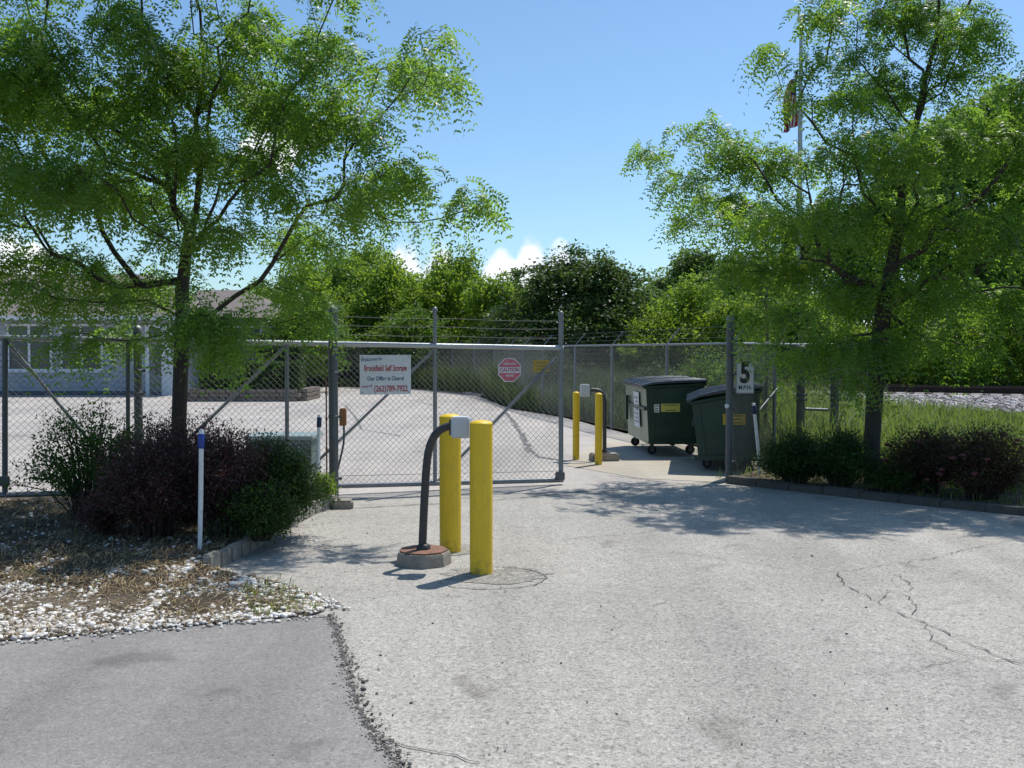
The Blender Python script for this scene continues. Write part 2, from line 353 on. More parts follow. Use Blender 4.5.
sheet('concrete_slab', slab, 0.008, M['slab'])
na_edge = [G(0, 643), G(160, 630), G(290, 619), G(322, 616), G(333, 626), G(343, 655), G(352, 690), G(372, 735), G(397, 768), Vector((-0.35, 3.2, 0)), Vector((-0.1, 1.5, 0)), Vector((0.1, -6, 0))]
ne = arc(na_edge, 14)
ne = [Vector((p.x+random.uniform(-.008, .008), p.y+random.uniform(-.012, .012), 0)) for p in ne]
sheet('newer_asphalt', [(-40, -6), (-40, 6.3)]+[(p.x, p.y) for p in ne], 0.006, M['newasphalt'])
# bed on the left (raised, uneven)
EDG = [G(336, 506), G(318, 512), G(300, 521), G(272, 537), G(240, 556), G(206, 573)]
edg = arc(EDG, 5)
grv = [G(206, 575), G(250, 583), G(292, 591), G(318, 601), G(322, 612), G(290, 618.6), G(160, 629.6), G(0, 642.6)]
bedpoly = [(-30, 11.35), (GL.x+0.02, 11.2)]+[(p.x-0.05, p.y) for p in edg]+[(p.x, p.y) for p in arc(grv, 4)]+[(-30, 6.2)]
def pip(x, y, poly):
    x = np.asarray(x); y = np.asarray(y); ins = np.zeros(x.shape, bool); n = len(poly)
    for i in range(n):
        x1, y1 = poly[i][0], poly[i][1]; x2, y2 = poly[(i+1) % n][0], poly[(i+1) % n][1]
        if y1 == y2: continue
        c = ((y1 > y) != (y2 > y)) & (x < (x2-x1)*(y-y1)/(y2-y1)+x1); ins ^= c
    return ins
def bedz(x, y):
    return 0.012+0.085*np.clip((np.asarray(y)-6.6)/1.4, 0, 1)
def bed():
    bm = bmesh.new(); poly = rough_edge(bedpoly, 0.012, 0.12)
    vs = [bm.verts.new((p[0], p[1], float(bedz(p[0], p[1])))) for p in poly]; f = bm.faces.new(vs); bm.normal_update()
    if f.normal.z < 0: f.normal_flip()
    bmesh.ops.triangulate(bm, faces=[f])
    for yy in (7.0, 7.5, 8.0):
        bmesh.ops.bisect_plane(bm, geom=bm.verts[:]+bm.edges[:]+bm.faces[:], plane_co=(0, yy, 0), plane_no=(0, 1, 0))
    for v in bm.verts: v.co.z = float(bedz(v.co.x, v.co.y))
    me = bpy.data.meshes.new('planting_bed'); bm.to_mesh(me); bm.free()
    struct(link('planting_bed', me, M['mulch']))
bed()
def edging(pts, name, h, w, seg, mat, gap=0.008, jit=0.01, z0=-0.02):
    m = MB(); L = [0]
    for i in range(1, len(pts)): L.append(L[-1]+(pts[i]-pts[i-1]).length)
    def at(s):
        for i in range(1, len(pts)):
            if s <= L[i]: return pts[i-1].lerp(pts[i], (s-L[i-1])/(L[i]-L[i-1]))
        return pts[-1]
    n = max(1, int(L[-1]/seg))
    for k in range(n):
        a = at(L[-1]*k/n); b = at(L[-1]*(k+1)/n); d = b-a; hh = h+random.uniform(-jit, jit)
        m.box(((a.x+b.x)/2, (a.y+b.y)/2, z0+(hh-z0)/2), (d.length-gap, w, hh-z0), math.atan2(d.y, d.x)+random.uniform(-.02, .02), bev=min(0.012, w/5))
    return struct(m.build(name, mat))
edging(edg, 'kerb', 0.13, 0.07, 0.19, M['edging'], 0.004, 0.008)
kr = arc(KERB_R, 8)
edging(kr, 'kerb', 0.085, 0.15, .45, M['curb'], 0.0, 0.012)
verge = [(p.x+0.05, p.y+0.05) for p in kr]+[(60, -4), (60, 40), (-20, 60), (-9, 46.5)]+[(p.x+0.1, p.y) for p in YE[::-1]]+[(2.9, 12.9)]
sheet('verge', verge, 0.035, M['ground'])
mb = [(p.x+0.1, p.y+0.1) for p in kr[:-8]]+[(12, 6.5), (7, 12), (5.2, 14), (3.3, 13.9)]
sheet('planting_bed', mb, 0.045, M['mulch'])

# cracks
def crack(pts, w=0.01, mat='crack', z=0.0075, jit=0.03, name='pavement_crack', br=True):
    P = []
    for i in range(len(pts)-1):
        a, b = pts[i], pts[i+1]; n = max(2, int((b-a).length/0.06))
        for k in range(n):
            p = a.lerp(b, k/n); P.append(Vector((p.x+random.uniform(-jit, jit), p.y+random.uniform(-jit, jit), z)))
    P.append(Vector((pts[-1].x, pts[-1].y, z)))
    vs = []; fs = []
    for i, p in enumerate(P):
        t = (P[min(i+1, len(P)-1)]-P[max(i-1, 0)]).normalized(); s = Vector((-t.y, t.x, 0))*w*random.uniform(0.08, 0.7)
        vs += [p+s, p-s]
    for i in range(len(P)-1): fs.append((2*i, 2*i+1, 2*i+3, 2*i+2))
    return vs, fs
cm = MB()
def addcrack(px, w, jit=0.02): 
    v, f = crack([G(*p) for p in px], w, jit=jit); cm.add(v, f)
addcrack([(838,572),(845,585),(868,598),(890,610),(920,622),(960,640),(995,655),(1024,666)], 0.009)
addcrack([(838,572),(870,568),(905,563),(935,558),(975,548),(1010,541)], 0.006)
addcrack([(925,622),(932,640),(950,650),(985,660),(1024,663)], 0.007)
addcrack([(912,670),(945,664),(985,659)], 0.005)
addcrack([(895,575),(910,583),(912,592),(890,592),(878,602)], 0.008)
addcrack([(905,595),(915,602),(912,615)], 0.008)
addcrack([(640,550),(700,556),(760,565),(800,572)], 0.006)
addcrack([(560,540),(640,533),(720,528)], 0.006)
addcrack([(330,510),(400,506),(480,502),(562,494),(600,489)], 0.022, 0.01)
addcrack([(395,744),(420,751),(455,757),(480,764)], 0.006)
addcrack([(560,600),(640,606),(700,600),(760,604)], 0.004)
struct(cm.build('pavement_cracks', M['crack']))
cm = MB()
def addtar(px, w, jit=0.02):
    v, f = crack([G(*p) for p in px], w, jit=jit, z=.0105); cm.add(v, f)
addtar([(505,412),(512,420),(520,432),(524,440),(530,452),(542,458),(562,461),(600,463)], 0.09, 0.05)
addtar([(524,436),(560,437),(610,435)], 0.03)
addtar([(345,405),(356,418),(362,430),(400,436)], 0.05)
addtar([(400,400),(420,402),(440,408)], 0.04)
addtar([(610,476),(660,482),(720,488)], 0.02)
ring = [G(490,578)+Vector((0.42*math.cos(a), 0.36*math.sin(a), 0)) for a in [PI+0.5+i*0.25 for i in range(17)]]
v, f = crack(ring, 0.014, jit=0.012); cm.add(v, f)
struct(cm.build('sealed_cracks', M['tar']))

# loose bits: instanced little polyhedra
OCT = np.array([[1,0,0],[-1,0,0],[0,1,0],[0,-1,0],[0,0,1],[0,0,-1]], float)
OCF = np.array([[0,2,4],[2,1,4],[1,3,4],[3,0,4],[2,0,5],[1,2,5],[3,1,5],[0,3,5]])
CUB = np.array([[-1,-1,-1],[1,-1,-1],[1,1,-1],[-1,1,-1],[-.7,-.7,1],[.7,-.7,1],[.7,.7,1],[-.7,.7,1]], float)
CUF = np.array([[0,3,2,1],[4,5,6,7],[0,1,5,4],[1,2,6,5],[2,3,7,6],[3,0,4,7]])
def stones(name, pos, size, mat, parent=None, flat=0.6, cube=True):
    n = len(pos); base, F_ = (CUB, CUF) if cube else (OCT, OCF)
    s = np.asarray(size).reshape(-1,1,1)*np.stack([RNG.uniform(.6,1.2,n), RNG.uniform(.5,1,n), RNG.uniform(.4,.9,n)*flat], 1)[:, None, :]
    v = base[None]*s+RNG.normal(scale=.16, size=(n, len(base), 3))*s
    a = RNG.uniform(0, 2*PI, n); t = RNG.uniform(-.6, .6, n)
    ca, sa, ct, st = np.cos(a), np.sin(a), np.cos(t), np.sin(t)
    y = v[:,:,1]*ct[:,None]-v[:,:,2]*st[:,None]; z = v[:,:,1]*st[:,None]+v[:,:,2]*ct[:,None]; x = v[:,:,0]
    v = np.stack([x*ca[:,None]-y*sa[:,None], x*sa[:,None]+y*ca[:,None], z], 2)+np.asarray(pos)[:, None, :]
    idx = (F_[None]+np.arange(n)[:,None,None]*len(base)).reshape(-1, F_.shape[1])
    return npmesh(name, v.reshape(-1,3), F_.shape[1], mat, parent, idx)
def scatter(poly, n, dens=None):
    xs = [p[0] for p in poly]; ys = [p[1] for p in poly]
    x = RNG.uniform(min(xs), max(xs), n); y = RNG.uniform(min(ys), max(ys), n); k = pip(x, y, poly)
    x, y = x[k], y[k]
    if dens is not None: k = RNG.uniform(size=len(x)) < dens(x, y); x, y = x[k], y[k]
    return x, y
def sn(x, y, s=1.0, seed=0):
    """cheap smooth noise"""
    r = np.random.default_rng(seed); o = 0
    for k in range(5):
        a, b, p = r.normal(size=3); o = o+np.sin((a*x+b*y)*s*(1+k*0.6)+p*5)
    return o/5
gp = [(p[0], p[1]) for p in bedpoly if p[0] > -29]
gp = [(-7.5, 10.5)]+gp[2:]+[(-7.5, 6.2)]
x, y = scatter(gp, 70000, lambda x, y: np.clip(0.95-(y-5.9)*0.62+0.85*sn(x, y, 2.6, 3)+0.3*sn(x, y, 7, 13), 0.02, 1))
st = stones('gravel', np.stack([x, y, bedz(x, y)+0.006], 1), RNG.gamma(4, 0.0024, len(x))+0.005, M['stones'])
sp_ = []
for p0_, p1_ in (((0,643),(322,617)), ((318,601),(335,612)), ((206,575),(318,601))):
    for k in range(170 if p0_[0] == 0 else 60):
        u_ = random.random(); q = G(p0_[0]+(p1_[0]-p0_[0])*u_, p0_[1]+(p1_[1]-p0_[1])*u_); dd = abs(random.gauss(0, .05)); sp_.append((q.x+random.gauss(0,.02)+(dd if p0_[0] else 0), q.y-(dd if p0_[0] == 0 else -dd*.5), .014))
sp_ = np.array(sp_); o = stones('scattered_stones', sp_, RNG.gamma(3, 0.002, len(sp_))+0.003, M['stones']); tag(o, 'loose stones spilled from the bed onto the pavement edge', 'stones', kind='stuff')
tag(st, 'white crushed stones strewn over the front of the left planting bed', 'gravel', kind='stuff')
def blades(name, x, y, z, h, w, lean, mat, bend=0.5):
    n = len(x); a = RNG.uniform(0, 2*PI, n); d = np.stack([np.cos(a), np.sin(a), 0*a], 1)
    s = np.stack([-np.sin(a+.6), np.cos(a+.6), 0*a], 1)*np.asarray(w).reshape(-1,1)*0.5
    b = np.stack([x, y, z+0*x], 1); hh = np.asarray(h).reshape(-1,1); L = np.asarray(lean).reshape(-1,1)
    m_ = b+d*L*hh*0.3+np.array([0,0,1])*hh*0.6; t = b+d*L*hh+np.array([0,0,1])*hh*(1-0.25*np.minimum(L, 2))
    v = np.stack([b-s, b+s, m_+s*0.8, m_-s*0.8, t], 1).reshape(-1, 3)
    i = np.arange(n)[:,None]*5
    me_idx = np.concatenate([i+np.array([[0,1,2]]), i+np.array([[0,2,3]]), i+np.array([[3,2,4]])], 0)
    return npmesh(name, v, 3, mat, None, me_idx)
x, y = scatter(gp, 52000, lambda x, y: np.clip(0.6+0.8*sn(x, y, 2.2, 9)-0.2*(y>8), 0.08, 1))
o = blades('dead_grass', x, y, bedz(x, y), RNG.uniform(.012, .05, len(x)), RNG.uniform(.005, .014, len(x)), RNG.uniform(.8, 3.6, len(x)), M['straw'])
tag(o, 'dry straw and leaf litter on the left planting bed', 'dead grass', kind='stuff')
x, y = scatter(gp, 9000, lambda x, y: np.clip(0.9*sn(x, y, 3.1, 21)-0.15, 0, 1)+0.0*y)
k = np.ones(len(x), bool)
x2, y2 = scatter([(p.x, p.y) for p in (G(240,590), G(280,585), G(318,600), G(322,614), G(250,620))], 420)
x = np.concatenate([x, x2]); y = np.concatenate([y, y2])
o = blades('weeds', x, y, bedz(x, y), RNG.uniform(.02, .09, len(x)), RNG.uniform(.004, .009, len(x)), RNG.uniform(.3, 1.4, len(x)), M['grass'])
tag(o, 'sparse green weeds poking through the stones of the left bed', 'weeds', kind='stuff')
# crumbled edge between the two asphalts
e = [p for p in ne if 3.4 < p.y < 6.3 and p.x > -1.4]
pos = []; 
for p in e:
    for k in range(15):
        sp = 0.014+0.02*max(0, 1.2-abs(p.y-4.9)); pos.append((p.x+random.gauss(0.012, sp), p.y+random.gauss(0, .04), .008))
for k in range(150): q = G(random.uniform(200, 900), random.uniform(530, 768)); pos.append((q.x, q.y, .006))
pos = np.array(pos)
o = stones('crumbled_asphalt', pos, RNG.gamma(3, 0.0011, len(pos))+0.0012, M['darkstones'])
tag(o, 'dark crumbled asphalt bits along the seam between both pavements', 'asphalt crumbs', kind='stuff')
v, f = crack([p for p in e], 0.018, jit=0.014); q = MB(); q.add(v, f); struct(q.build('pavement_seam', M['crack']))

# ------------------------------------------------------------ foliage generators
def scaffold(base, top_trunk, targets, trunk_pts=None, wpath=0.35, seed=0):
    """joins targets to a trunk; returns node arrays, parents"""
    nodes_ = [np.array(p, float) for p in trunk_pts]; par = [-1]+list(range(len(nodes_)-1)); plen = [0.0]
    for i in range(1, len(nodes_)): plen.append(plen[-1]+np.linalg.norm(nodes_[i]-nodes_[i-1]))
    tg = np.array(targets); ref = nodes_[len(nodes_)//2]
    order = np.argsort(np.linalg.norm(tg-ref, axis=1)); ntr = len(nodes_)
    rr = np.random.default_rng(seed)
    for oi in order:
        t = tg[oi]; A = np.array(nodes_); d = np.linalg.norm(A-t, axis=1)
        cost = d+wpath*np.array(plen)+np.where(A[:,2] > t[2]+0.15, 1.0, 0)
        cost[:max(1, ntr//3)] += 50
        j = int(np.argmin(cost)); p = A[j]; n = max(1, int(d[j]/0.22)); prev = j
        for k in range(1, n+1):
            u = k/n; q = p*(1-u)+t*u
            if n > 1: q = q+np.array([0, 0, -math.sin(u*PI)*0.10*d[j]])*(1 if d[j] > .6 else 0)
            if k < n: q = q+rr.normal(scale=0.02, size=3)
            nodes_.append(q); par.append(prev); plen.append(plen[prev]+d[j]/n); prev = len(nodes_)-1
    return np.array(nodes_), par
def radii(nodes_, par, rt, rb, expo=2.35):
    n = len(nodes_); acc = np.zeros(n); ch = np.zeros(n, int)
    for i in range(n-1, -1, -1):
        if ch[i] == 0: acc[i] = 1.0
        if par[i] >= 0: acc[par[i]] += acc[i]; ch[par[i]] += 1
    r = rt*acc**(1/expo); r = rt+(r-rt)*(rb-rt)/max(r[0]-rt, 1e-6)
    return np.maximum(r, rt), ch
def limbs_mesh(name, nodes_, par, r, mat, parent, minr=0.0):
    """one mesh of tapered tubes following the skeleton"""
    m = MB(); kids = {}
    for i, p in enumerate(par): kids.setdefault(p, []).append(i)
    stack = [(0, None)]; seen = set()
    starts = [(0, None)]
    while starts:
        i, pr = starts.pop(); chain = [] if pr is None else [pr]; chain.append(i); cur = i
        while True:
            ks = kids.get(cur, [])
            if not ks: break
            ks = sorted(ks, key=lambda k: -r[k]); 
            for k in ks[1:]: starts.append((k, cur))
            cur = ks[0]; chain.append(cur)
        if len(chain) < 2: continue
        rs = [float(r[c]) for c in chain]
        if pr is not None: rs[0] = min(rs[0], rs[1]*1.15)
        n = 10 if rs[0] > 0.04 else (6 if rs[0] > 0.012 else 3)
        m.tube([nodes_[c] for c in chain], rs, n, caps=False)
    return m.build(name, mat, parent)
def locust(px_pads, base, trunk, name, label, seed, depth, spread, ntw, leaf=1.0):
    """honey-locust-like tree: pads = (px,py,rx,ry) seen outline, given real depth around the trunk"""
    rr = np.random.default_rng(seed); T = []
    root = thing(name, label, 'tree', base)
    for (px, py, rx, ry, w) in px_pads:
        sc = depth/1000.0; nl = max(1, int(round(w)))
        for q in range(nl):
            dd = depth+rr.uniform(-1, 1)*spread*(0.35+0.65*rr.uniform())
            c = np.array(D(px+rr.uniform(-.3, .3)*rx, py+rr.uniform(-.3, .3)*ry, dd))
            R = np.array([rx*sc, max(rx*sc*0.8, 0.35), ry*sc*0.66])
            k = int(ntw*rx*ry/2500.0/nl*w/1.6)+6
            u = norm(rr.normal(size=(k, 3)))*(rr.uniform(size=(k,1))**(1/2.2)); T.append(c+u*R)
    T = np.concatenate(T)
    nd, par = scaffold(None, None, T, trunk, 0.42, seed)
    nd = nd-np.array(base); r, ch = radii(nd, par, 0.003, trunk_r[name+str(seed)], 1.95)
    limbs_mesh('trunk', nd, par, r, M['bark'], root)
    # compound leaves near thin nodes
    thin = np.where(r < 0.0115)[0]; n = len(thin); per = 6
    idx = np.repeat(thin, per); pp = nd[idx]; pr = nd[[max(par[i], 0) for i in idx]]
    tdir = norm(pp-pr+1e-6); k = len(idx)
    ax = norm(tdir*0.5+rnd_dirs(k, 0.25)*0.9+np.array([0,0,0.05])); ln = RNG.uniform(.16, .30, k)*leaf
    start = pp+RNG.normal(scale=0.048, size=(k,3)); droop = RNG.uniform(.5, 1.5, k)
    npair = 8; V = []; roll = RNG.normal(scale=.55, size=(k,3))
    for j in range(npair):
        t = (j+0.8)/npair
        c = start+ax*(ln*t)[:,None]; c[:,2] -= droop*ln*t*t
        ad = ax.copy(); ad[:,2] -= 2*droop*t*0.8; ad = norm(ad)
        side = norm(np.cross(ad, np.array([0,0,1.0])+roll)); up = np.cross(side, ad)
        for sgn in (-1, 1):
            d = norm(side*sgn+ad*0.6+RNG.normal(scale=.14, size=(k,3))+np.array([0,0,-.18]))
            V.append(leafquads(c, d, up+RNG.normal(scale=.16, size=(k,3)), RNG.uniform(.040, .062, k)*leaf, RNG.uniform(.017, .025, k)*leaf).reshape(k, 4, 3))
    V = np.concatenate(V, 0).reshape(-1, 3)
    npmesh('crown', V, 4, M['locust'], root); print('LOCUST', len(nd), len(V)//4)
    return root
trunk_r = {'honey_locust3': 0.076, 'honey_locust5': 0.105}

def blobtree(blobs, nclump, per, lsize, mat, trunk_h, trunk_r_, seed, lean=0, spread=0.3, barkm='bark2', label='', cat='tree', name='broadleaf_tree', group=None):
    """crown from leafy clumps over several lobes (x,y,z,rx,ry,rz) + trunk with limbs to each lobe"""
    rr = np.random.default_rng(seed); root = thing(name, label, cat, (0,0,0), 0, group)
    vol = np.array([b[3]*b[5] for b in blobs]); vol = vol/vol.sum(); V = []; T = []
    for b, w in zip(blobs, vol):
        n = max(8, int(nclump*w)); u = norm(rr.normal(size=(n,3))); rad = rr.uniform(.45, 1.08, n)**0.55
        c = np.array(b[:3])+u*rad[:,None]*np.array(b[3:6])
        c = c[c[:,2] > 0.1]; n = len(c); T.append(c[:max(3, n//14)])
        cs = rr.uniform(.5, 1.4, n)*spread
        idx = np.repeat(np.arange(n), per); k = len(idx)
        off = rr.normal(size=(k,3))*cs[idx][:,None]*np.array([.8,.8,.5])
        p = c[idx]+off; outd = norm(p-np.array(b[:3])+rr.normal(scale=.25, size=(k,3)))
        d = norm(rr.normal(size=(k,3))*.8+outd*.5+np.array([0,0,-.3])); nn = norm(outd*0.5+rr.normal(size=(k,3))*.7+np.array([0,0,.5]))
        L = rr.uniform(.7, 1.3, k)*lsize
        V.append(leafquads(p, d, nn, L, L*rr.uniform(.4, .65, k)))
    V = np.concatenate(V); V = V[:len(V)//4*4]
    npmesh('crown', V, 4, mat, root)
    tp = [np.array([0,0,-.1]), np.array([.02,0,trunk_h*.35]), np.array([-.03,.02,trunk_h*.7]), np.array([lean*.5,0,trunk_h])]
    nd, par = scaffold(None, None, np.concatenate(T), tp, .35, seed); r, ch = radii(nd, par, 0.008, trunk_r_)
    limbs_mesh('trunk', nd, par, r, M[barkm], root)
    return root
def shrub(base, R, H, nbr, leaf, per, mat, label, seed, name='shrub', bark='bark', group=None, ax=1.0, flower=None, upright=0.5, wig=.08, start=.3):
    rr = np.random.default_rng(seed); root = thing(name, label, 'shrub', base, 0, group); m = MB(); P = []; Dd = []
    for b in range(nbr):
        a = rr.uniform(0, 2*PI); tilt = rr.uniform(0, 1)**0.6; q = np.array([math.cos(a)*.12*R, math.sin(a)*.12*R, 0])*rr.uniform(0,2)
        hx = tilt*R*rr.uniform(.75, 1.12); hz = H*math.sqrt(max(.04, 1-(tilt*.93)**2))*rr.uniform(.72, 1.1)
        end = np.array([math.cos(a)*hx*ax, math.sin(a)*hx, hz]); mid = end*.5+np.array([0,0,H*.18*upright*2])
        pts = []; ns = 7
        for k in range(ns+1):
            t = k/ns; p = (1-t)**2*q+2*t*(1-t)*mid+t*t*end+rr.normal(scale=wig*.3, size=3)*t; pts.append(p)
        m.tube([tuple(p) for p in pts], [.008*(1-.75*k/ns)*max(1, R) for k in range(ns+1)], 4, caps=False)
        t = rr.uniform(start, 1.03, per)*ns; i = np.minimum(t.astype(int), ns-1); A = np.array(pts)
        fr = (t-i)[:,None]; c = A[i]*(1-fr)+A[i+1]*fr+rr.normal(scale=wig, size=(per,3))*np.array([1,1,.8]); c[:,2] = np.maximum(c[:,2], .02)
        P.append(c); Dd.append(norm(A[i+1]-A[i]))
    P = np.concatenate(P); Dd = np.concatenate(Dd); k = len(P)
    m.build('stems', M[bark], root)
    L = rr.uniform(.7, 1.3, k)*leaf
    V = leafquads(P, Dd*.6+rr.normal(size=(k,3))*.7, rr.normal(size=(k,3))*.7+np.array([0,0,.8]), L, L*.5)
    npmesh('foliage', V, 4, mat, root)
    if flower:
        n = flower[0]; th = rr.uniform(0, 2*PI, n); zz = rr.uniform(.15, 1, n)
        c = np.stack([np.cos(th)*R*ax*np.sqrt(1-zz**2*.85), np.sin(th)*R*np.sqrt(1-zz**2*.85), zz*H*.95], 1)
        for ci in c:
            bm = bmesh.new(); bmesh.ops.create_icosphere(bm, subdivisions=2, radius=.026)
            for v in bm.verts: v.co = Vector((v.co.x*1.3, v.co.y*1.3, v.co.z*.7))*random.uniform(.4, 1.5)+Vector(ci)
            me = bpy.data.meshes.new('flower_cluster'); bm.to_mesh(me); bm.free(); link('flower_cluster', me, flower[1], root)
    return root

# ------------------------------------------------------------ the two honey locusts
bL = G(180, 520); bR = G(872, 487)
tl = [bL, D(180, 470, 10.0), D(179, 420, 10.0), D(181, 360, 10.0), D(183, 318, 10.02), D(182, 290, 10.05), D(186, 255, 10.05), D(196, 215, 10.1), D(200, 170, 10.1), D(196, 120, 10.15), D(204, 70, 10.2), D(200, 10, 10.2), D(190, -60, 10.3), D(195, -120, 10.3)]
PL = [(462,200,36,17,1.2), (395,182,52,26,2), (345,205,55,22,2), (432,80,34,16,1), (385,78,46,24,1.6), (432,40,14,10,1), (330,55,52,32,2), (345,130,55,26,2), (285,105,60,42,3), (245,35,40,32,2), (262,175,55,30,2.4),
      (195,80,60,48,3), (180,150,70,40,3), (130,35,40,34,2), (100,100,70,46,3), (45,50,50,50,2.5), (10,100,60,50,2.4), (50,165,70,42,3), (120,195,60,30,2.4), (0,215,50,24,2), (195,225,56,28,2), (300,238,44,20,1.6),
      (60,262,70,24,2.2), (-40,150,60,50,2), (150,282,62,22,2), (10,283,40,14,.9), (215,315,42,24,2), (125,304,60,13,1.1), (60,300,50,12,.7), (72,344,30,16,.9), (118,338,26,14,.8), (268,290,34,20,1.3), (318,318,22,16,0.9), (225,350,22,10,.9), (225,340,18,9,.5),
      (100,-40,80,34,2), (220,-55,70,32,1.6), (320,-15,40,18,1), (10,-30,70,40,2), (150,-115,70,34,1.5), (240,-120,50,26,1), (-90,60,60,60,3), (-100,200,60,40,2), (-60,260,50,24,1.4)]
locust(PL, bL, [np.array(p) for p in tl], 'honey_locust', 'feathery green tree rising from the dark shrubs in the left bed', 3, 10.0, 1.5, 43)
tr = [bR, D(872, 440, 12.6), D(875, 395, 12.6), D(878, 350, 12.6), D(884, 310, 12.6), D(891, 268, 12.6), D(899, 225, 12.65), D(903, 180, 12.7), D(915, 130, 12.7), D(925, 80, 12.7), D(938, 35, 12.75), D(940, -30, 12.8), D(935, -100, 12.8)]
PR = [(645,155,22,9,1), (690,178,34,14,1.2), (676,222,18,9,.8), (735,150,40,24,1.6), (722,195,40,20,1.5), (790,165,48,28,2), (765,215,50,28,2), (700,130,26,10,.8), (800,66,26,13,.9), (803,105,14,10,.5), (838,100,32,18,1.5), (770,50,8,5,.5),
      (830,18,34,20,1.4), (900,20,52,32,2.5), (960,25,40,36,2), (965,75,38,16,1.4), (1000,90,16,10,.8), (885,85,40,24,2), (925,95,30,20,1.2), (870,55,30,16,1), (850,150,45,28,2), (915,150,50,34,2.5), (975,140,48,36,2.5), (1030,150,50,50,2.5),
      (830,215,58,32,2.6), (900,220,60,36,3), (975,220,60,40,3), (1040,240,50,50,2), (790,265,54,28,2.2), (850,290,54,28,1.7), (930,285,54,30,1.9), (1000,290,50,26,2), (740,265,30,16,1), (790,316,42,22,1.2), (838,342,44,22,1.3), (905,342,44,20,1.2),
      (800,350,32,14,.9), (855,375,24,10,.7), (960,340,40,16,1.1), (1080,200,50,60,3), (1070,90,50,50,2.5), (900,-50,70,30,1.5), (1000,-50,60,30,1.2), (950,-120,60,30,1.2), (1100,300,40,30,1.5)]
locust(PR, bR, [np.array(p) for p in tr], 'honey_locust', 'feathery green tree leaning over the kerb in the right bed', 5, 12.6, 1.7, 50, 1.12)

# ------------------------------------------------------------ background trees
def place(root, px, base_y, d, sc, rz, label=None, szs=1.0):
    root.location = (X(px, d), d, base_y); root.scale = (sc, sc, sc*szs); root.rotation_euler = (0, 0, rz)
    if label: root['label'] = label
    return root
def lobes(n, R, H, z0, seed, k=.45, top=1.0):
    rr = np.random.default_rng(seed); out = [(0, 0, z0+(H-z0)*.5, R*.62, R*.62, (H-z0)*.46)]
    for i in range(n):
        a = 2*PI*i/n*1.618*2+rr.uniform(-.4,.4); t = rr.uniform(0.08, 1); rad = R*.62*math.sin(PI*min(.93, .2+t*.72))
        s = R*k*rr.uniform(.6, 1.15); out.append((rad*math.cos(a), rad*math.sin(a), z0+s*.6+(H-z0-s*1.3)*t, s, s, s*.8))
    for i in range(n//2+2):
        a = rr.uniform(0, 2*PI); rad = R*.5*rr.uniform(0, 1); out.append((rad*math.cos(a), rad*math.sin(a), H*rr.uniform(.72, 1.0)-.3*rad, R*.11, R*.11, R*.30))
    return out
GB = 'leafy trees behind the yard'
protoA = blobtree(lobes(11, 2.5, 6.0, .5, 1), 1000, 15, .17, M['lightleaf'], 2.6, .09, 21, spread=.26, name='leafy_tree', label='x', group=GB)
protoB = blobtree(lobes(9, 2.1, 5.2, .2, 2, .5), 850, 15, .17, M['lightleaf'], 2.2, .07, 22, spread=.26, name='leafy_tree', label='x', group=GB)
protoC = blobtree(lobes(12, 2.6, 6.0, .5, 4), 1000, 15, .16, M['midleaf'], 2.6, .09, 23, spread=.26, name='leafy_tree', label='x', group=GB)
used = {}
def put(proto, px, d, topy, rz, label, szs=None, H=6.0, base=0.0, sx=None):
    h = Z(topy, d)-base; s = h/H; sxx = sx if sx else s
    o = proto if not used.get(proto.name) else copy_tree(proto); used[proto.name] = 1 if o is proto else 1
    o.location = (X(px, d), d, base); o.scale = (sxx, sxx, s); o.rotation_euler = (0, 0, rz); o['label'] = label
    return o
put(protoA, 300, 50, 262, .3, 'light green tree left of the tall gate post, beyond the yard')
put(protoC, 345, 54, 258, 1.3, 'mid green tree just right of the tall gate post, beyond the yard')
put(protoB, 385, 50, 262, 2.1, 'light green tree above the white sign, beyond the yard', H=5.2)
put(protoA, 372, 57, 247, 4.4, 'tall light green tree under the left cloud, farthest behind the white sign')
put(protoB, 425, 48, 285, .5, 'low light green tree behind the barbed wire, right of the sign', H=5.2)
put(protoA, 460, 49, 253, 2.6, 'tall light green tree between the two white clouds', sx=1.05)
put(protoB, 495, 46, 278, 4.1, 'light green tree touching the left side of the dark round tree', H=5.2)
put(protoA, 345, 60, 255, 5.9, 'far light green tree between the gate post and the white sign')
put(protoB, 440, 52, 272, 3.0, 'light green tree directly behind the middle gate upright', H=5.2)
put(protoA, 515, 52, 283, 1.2, 'light green tree peeping between the dark round tree and its left neighbour')
put(protoC, 325, 47, 300, 3.3, 'low mid green tree at the yard end behind the gate post')
put(protoC, 410, 46, 310, 5.3, 'low mid green bushy tree at the yard end behind the white sign', sx=.9)
put(protoC, 305, 41, 300, 1.9, 'mid green tree hiding the right end of the dark grey wing', sx=.75)
put(protoC, 265, 60, 285, 2.9, 'mid green tree showing above the dark grey building wing')
protoD = blobtree(lobes(16, 2.75, 5.7, .15, 7, .42)+[(1.5,-.3,4.3,1.0,1.0,.9), (-1.3,-.4,4.4,1.0,1.0,.9), (2.2,0,2.6,1.0,1.0,1.1), (-2.1,0,2.7,.9,.9,1.1), (.6,-.5,5.0,.9,.9,.7), (-.5,.2,5.0,.9,.9,.7)], 2000, 16, .15, M['darkleaf'], 2.0, .13, 31, spread=.22, name='dark_round_tree', label='dark green round-crowned tree in the middle of the treeline', cat='tree')
protoD.location = (X(575, 42), 42, 0); protoD.scale = (1.32, 1.25, (Z(252, 42))/6.0)
put(protoA, 690, 40, 282, 1.1, 'bright green leafy tree above the rear dumpster, right of the dark round tree', sx=.95)
put(protoB, 655, 39, 318, 2.2, 'low bright bushy tree behind the rear dumpster lid', H=5.2, sx=.8)
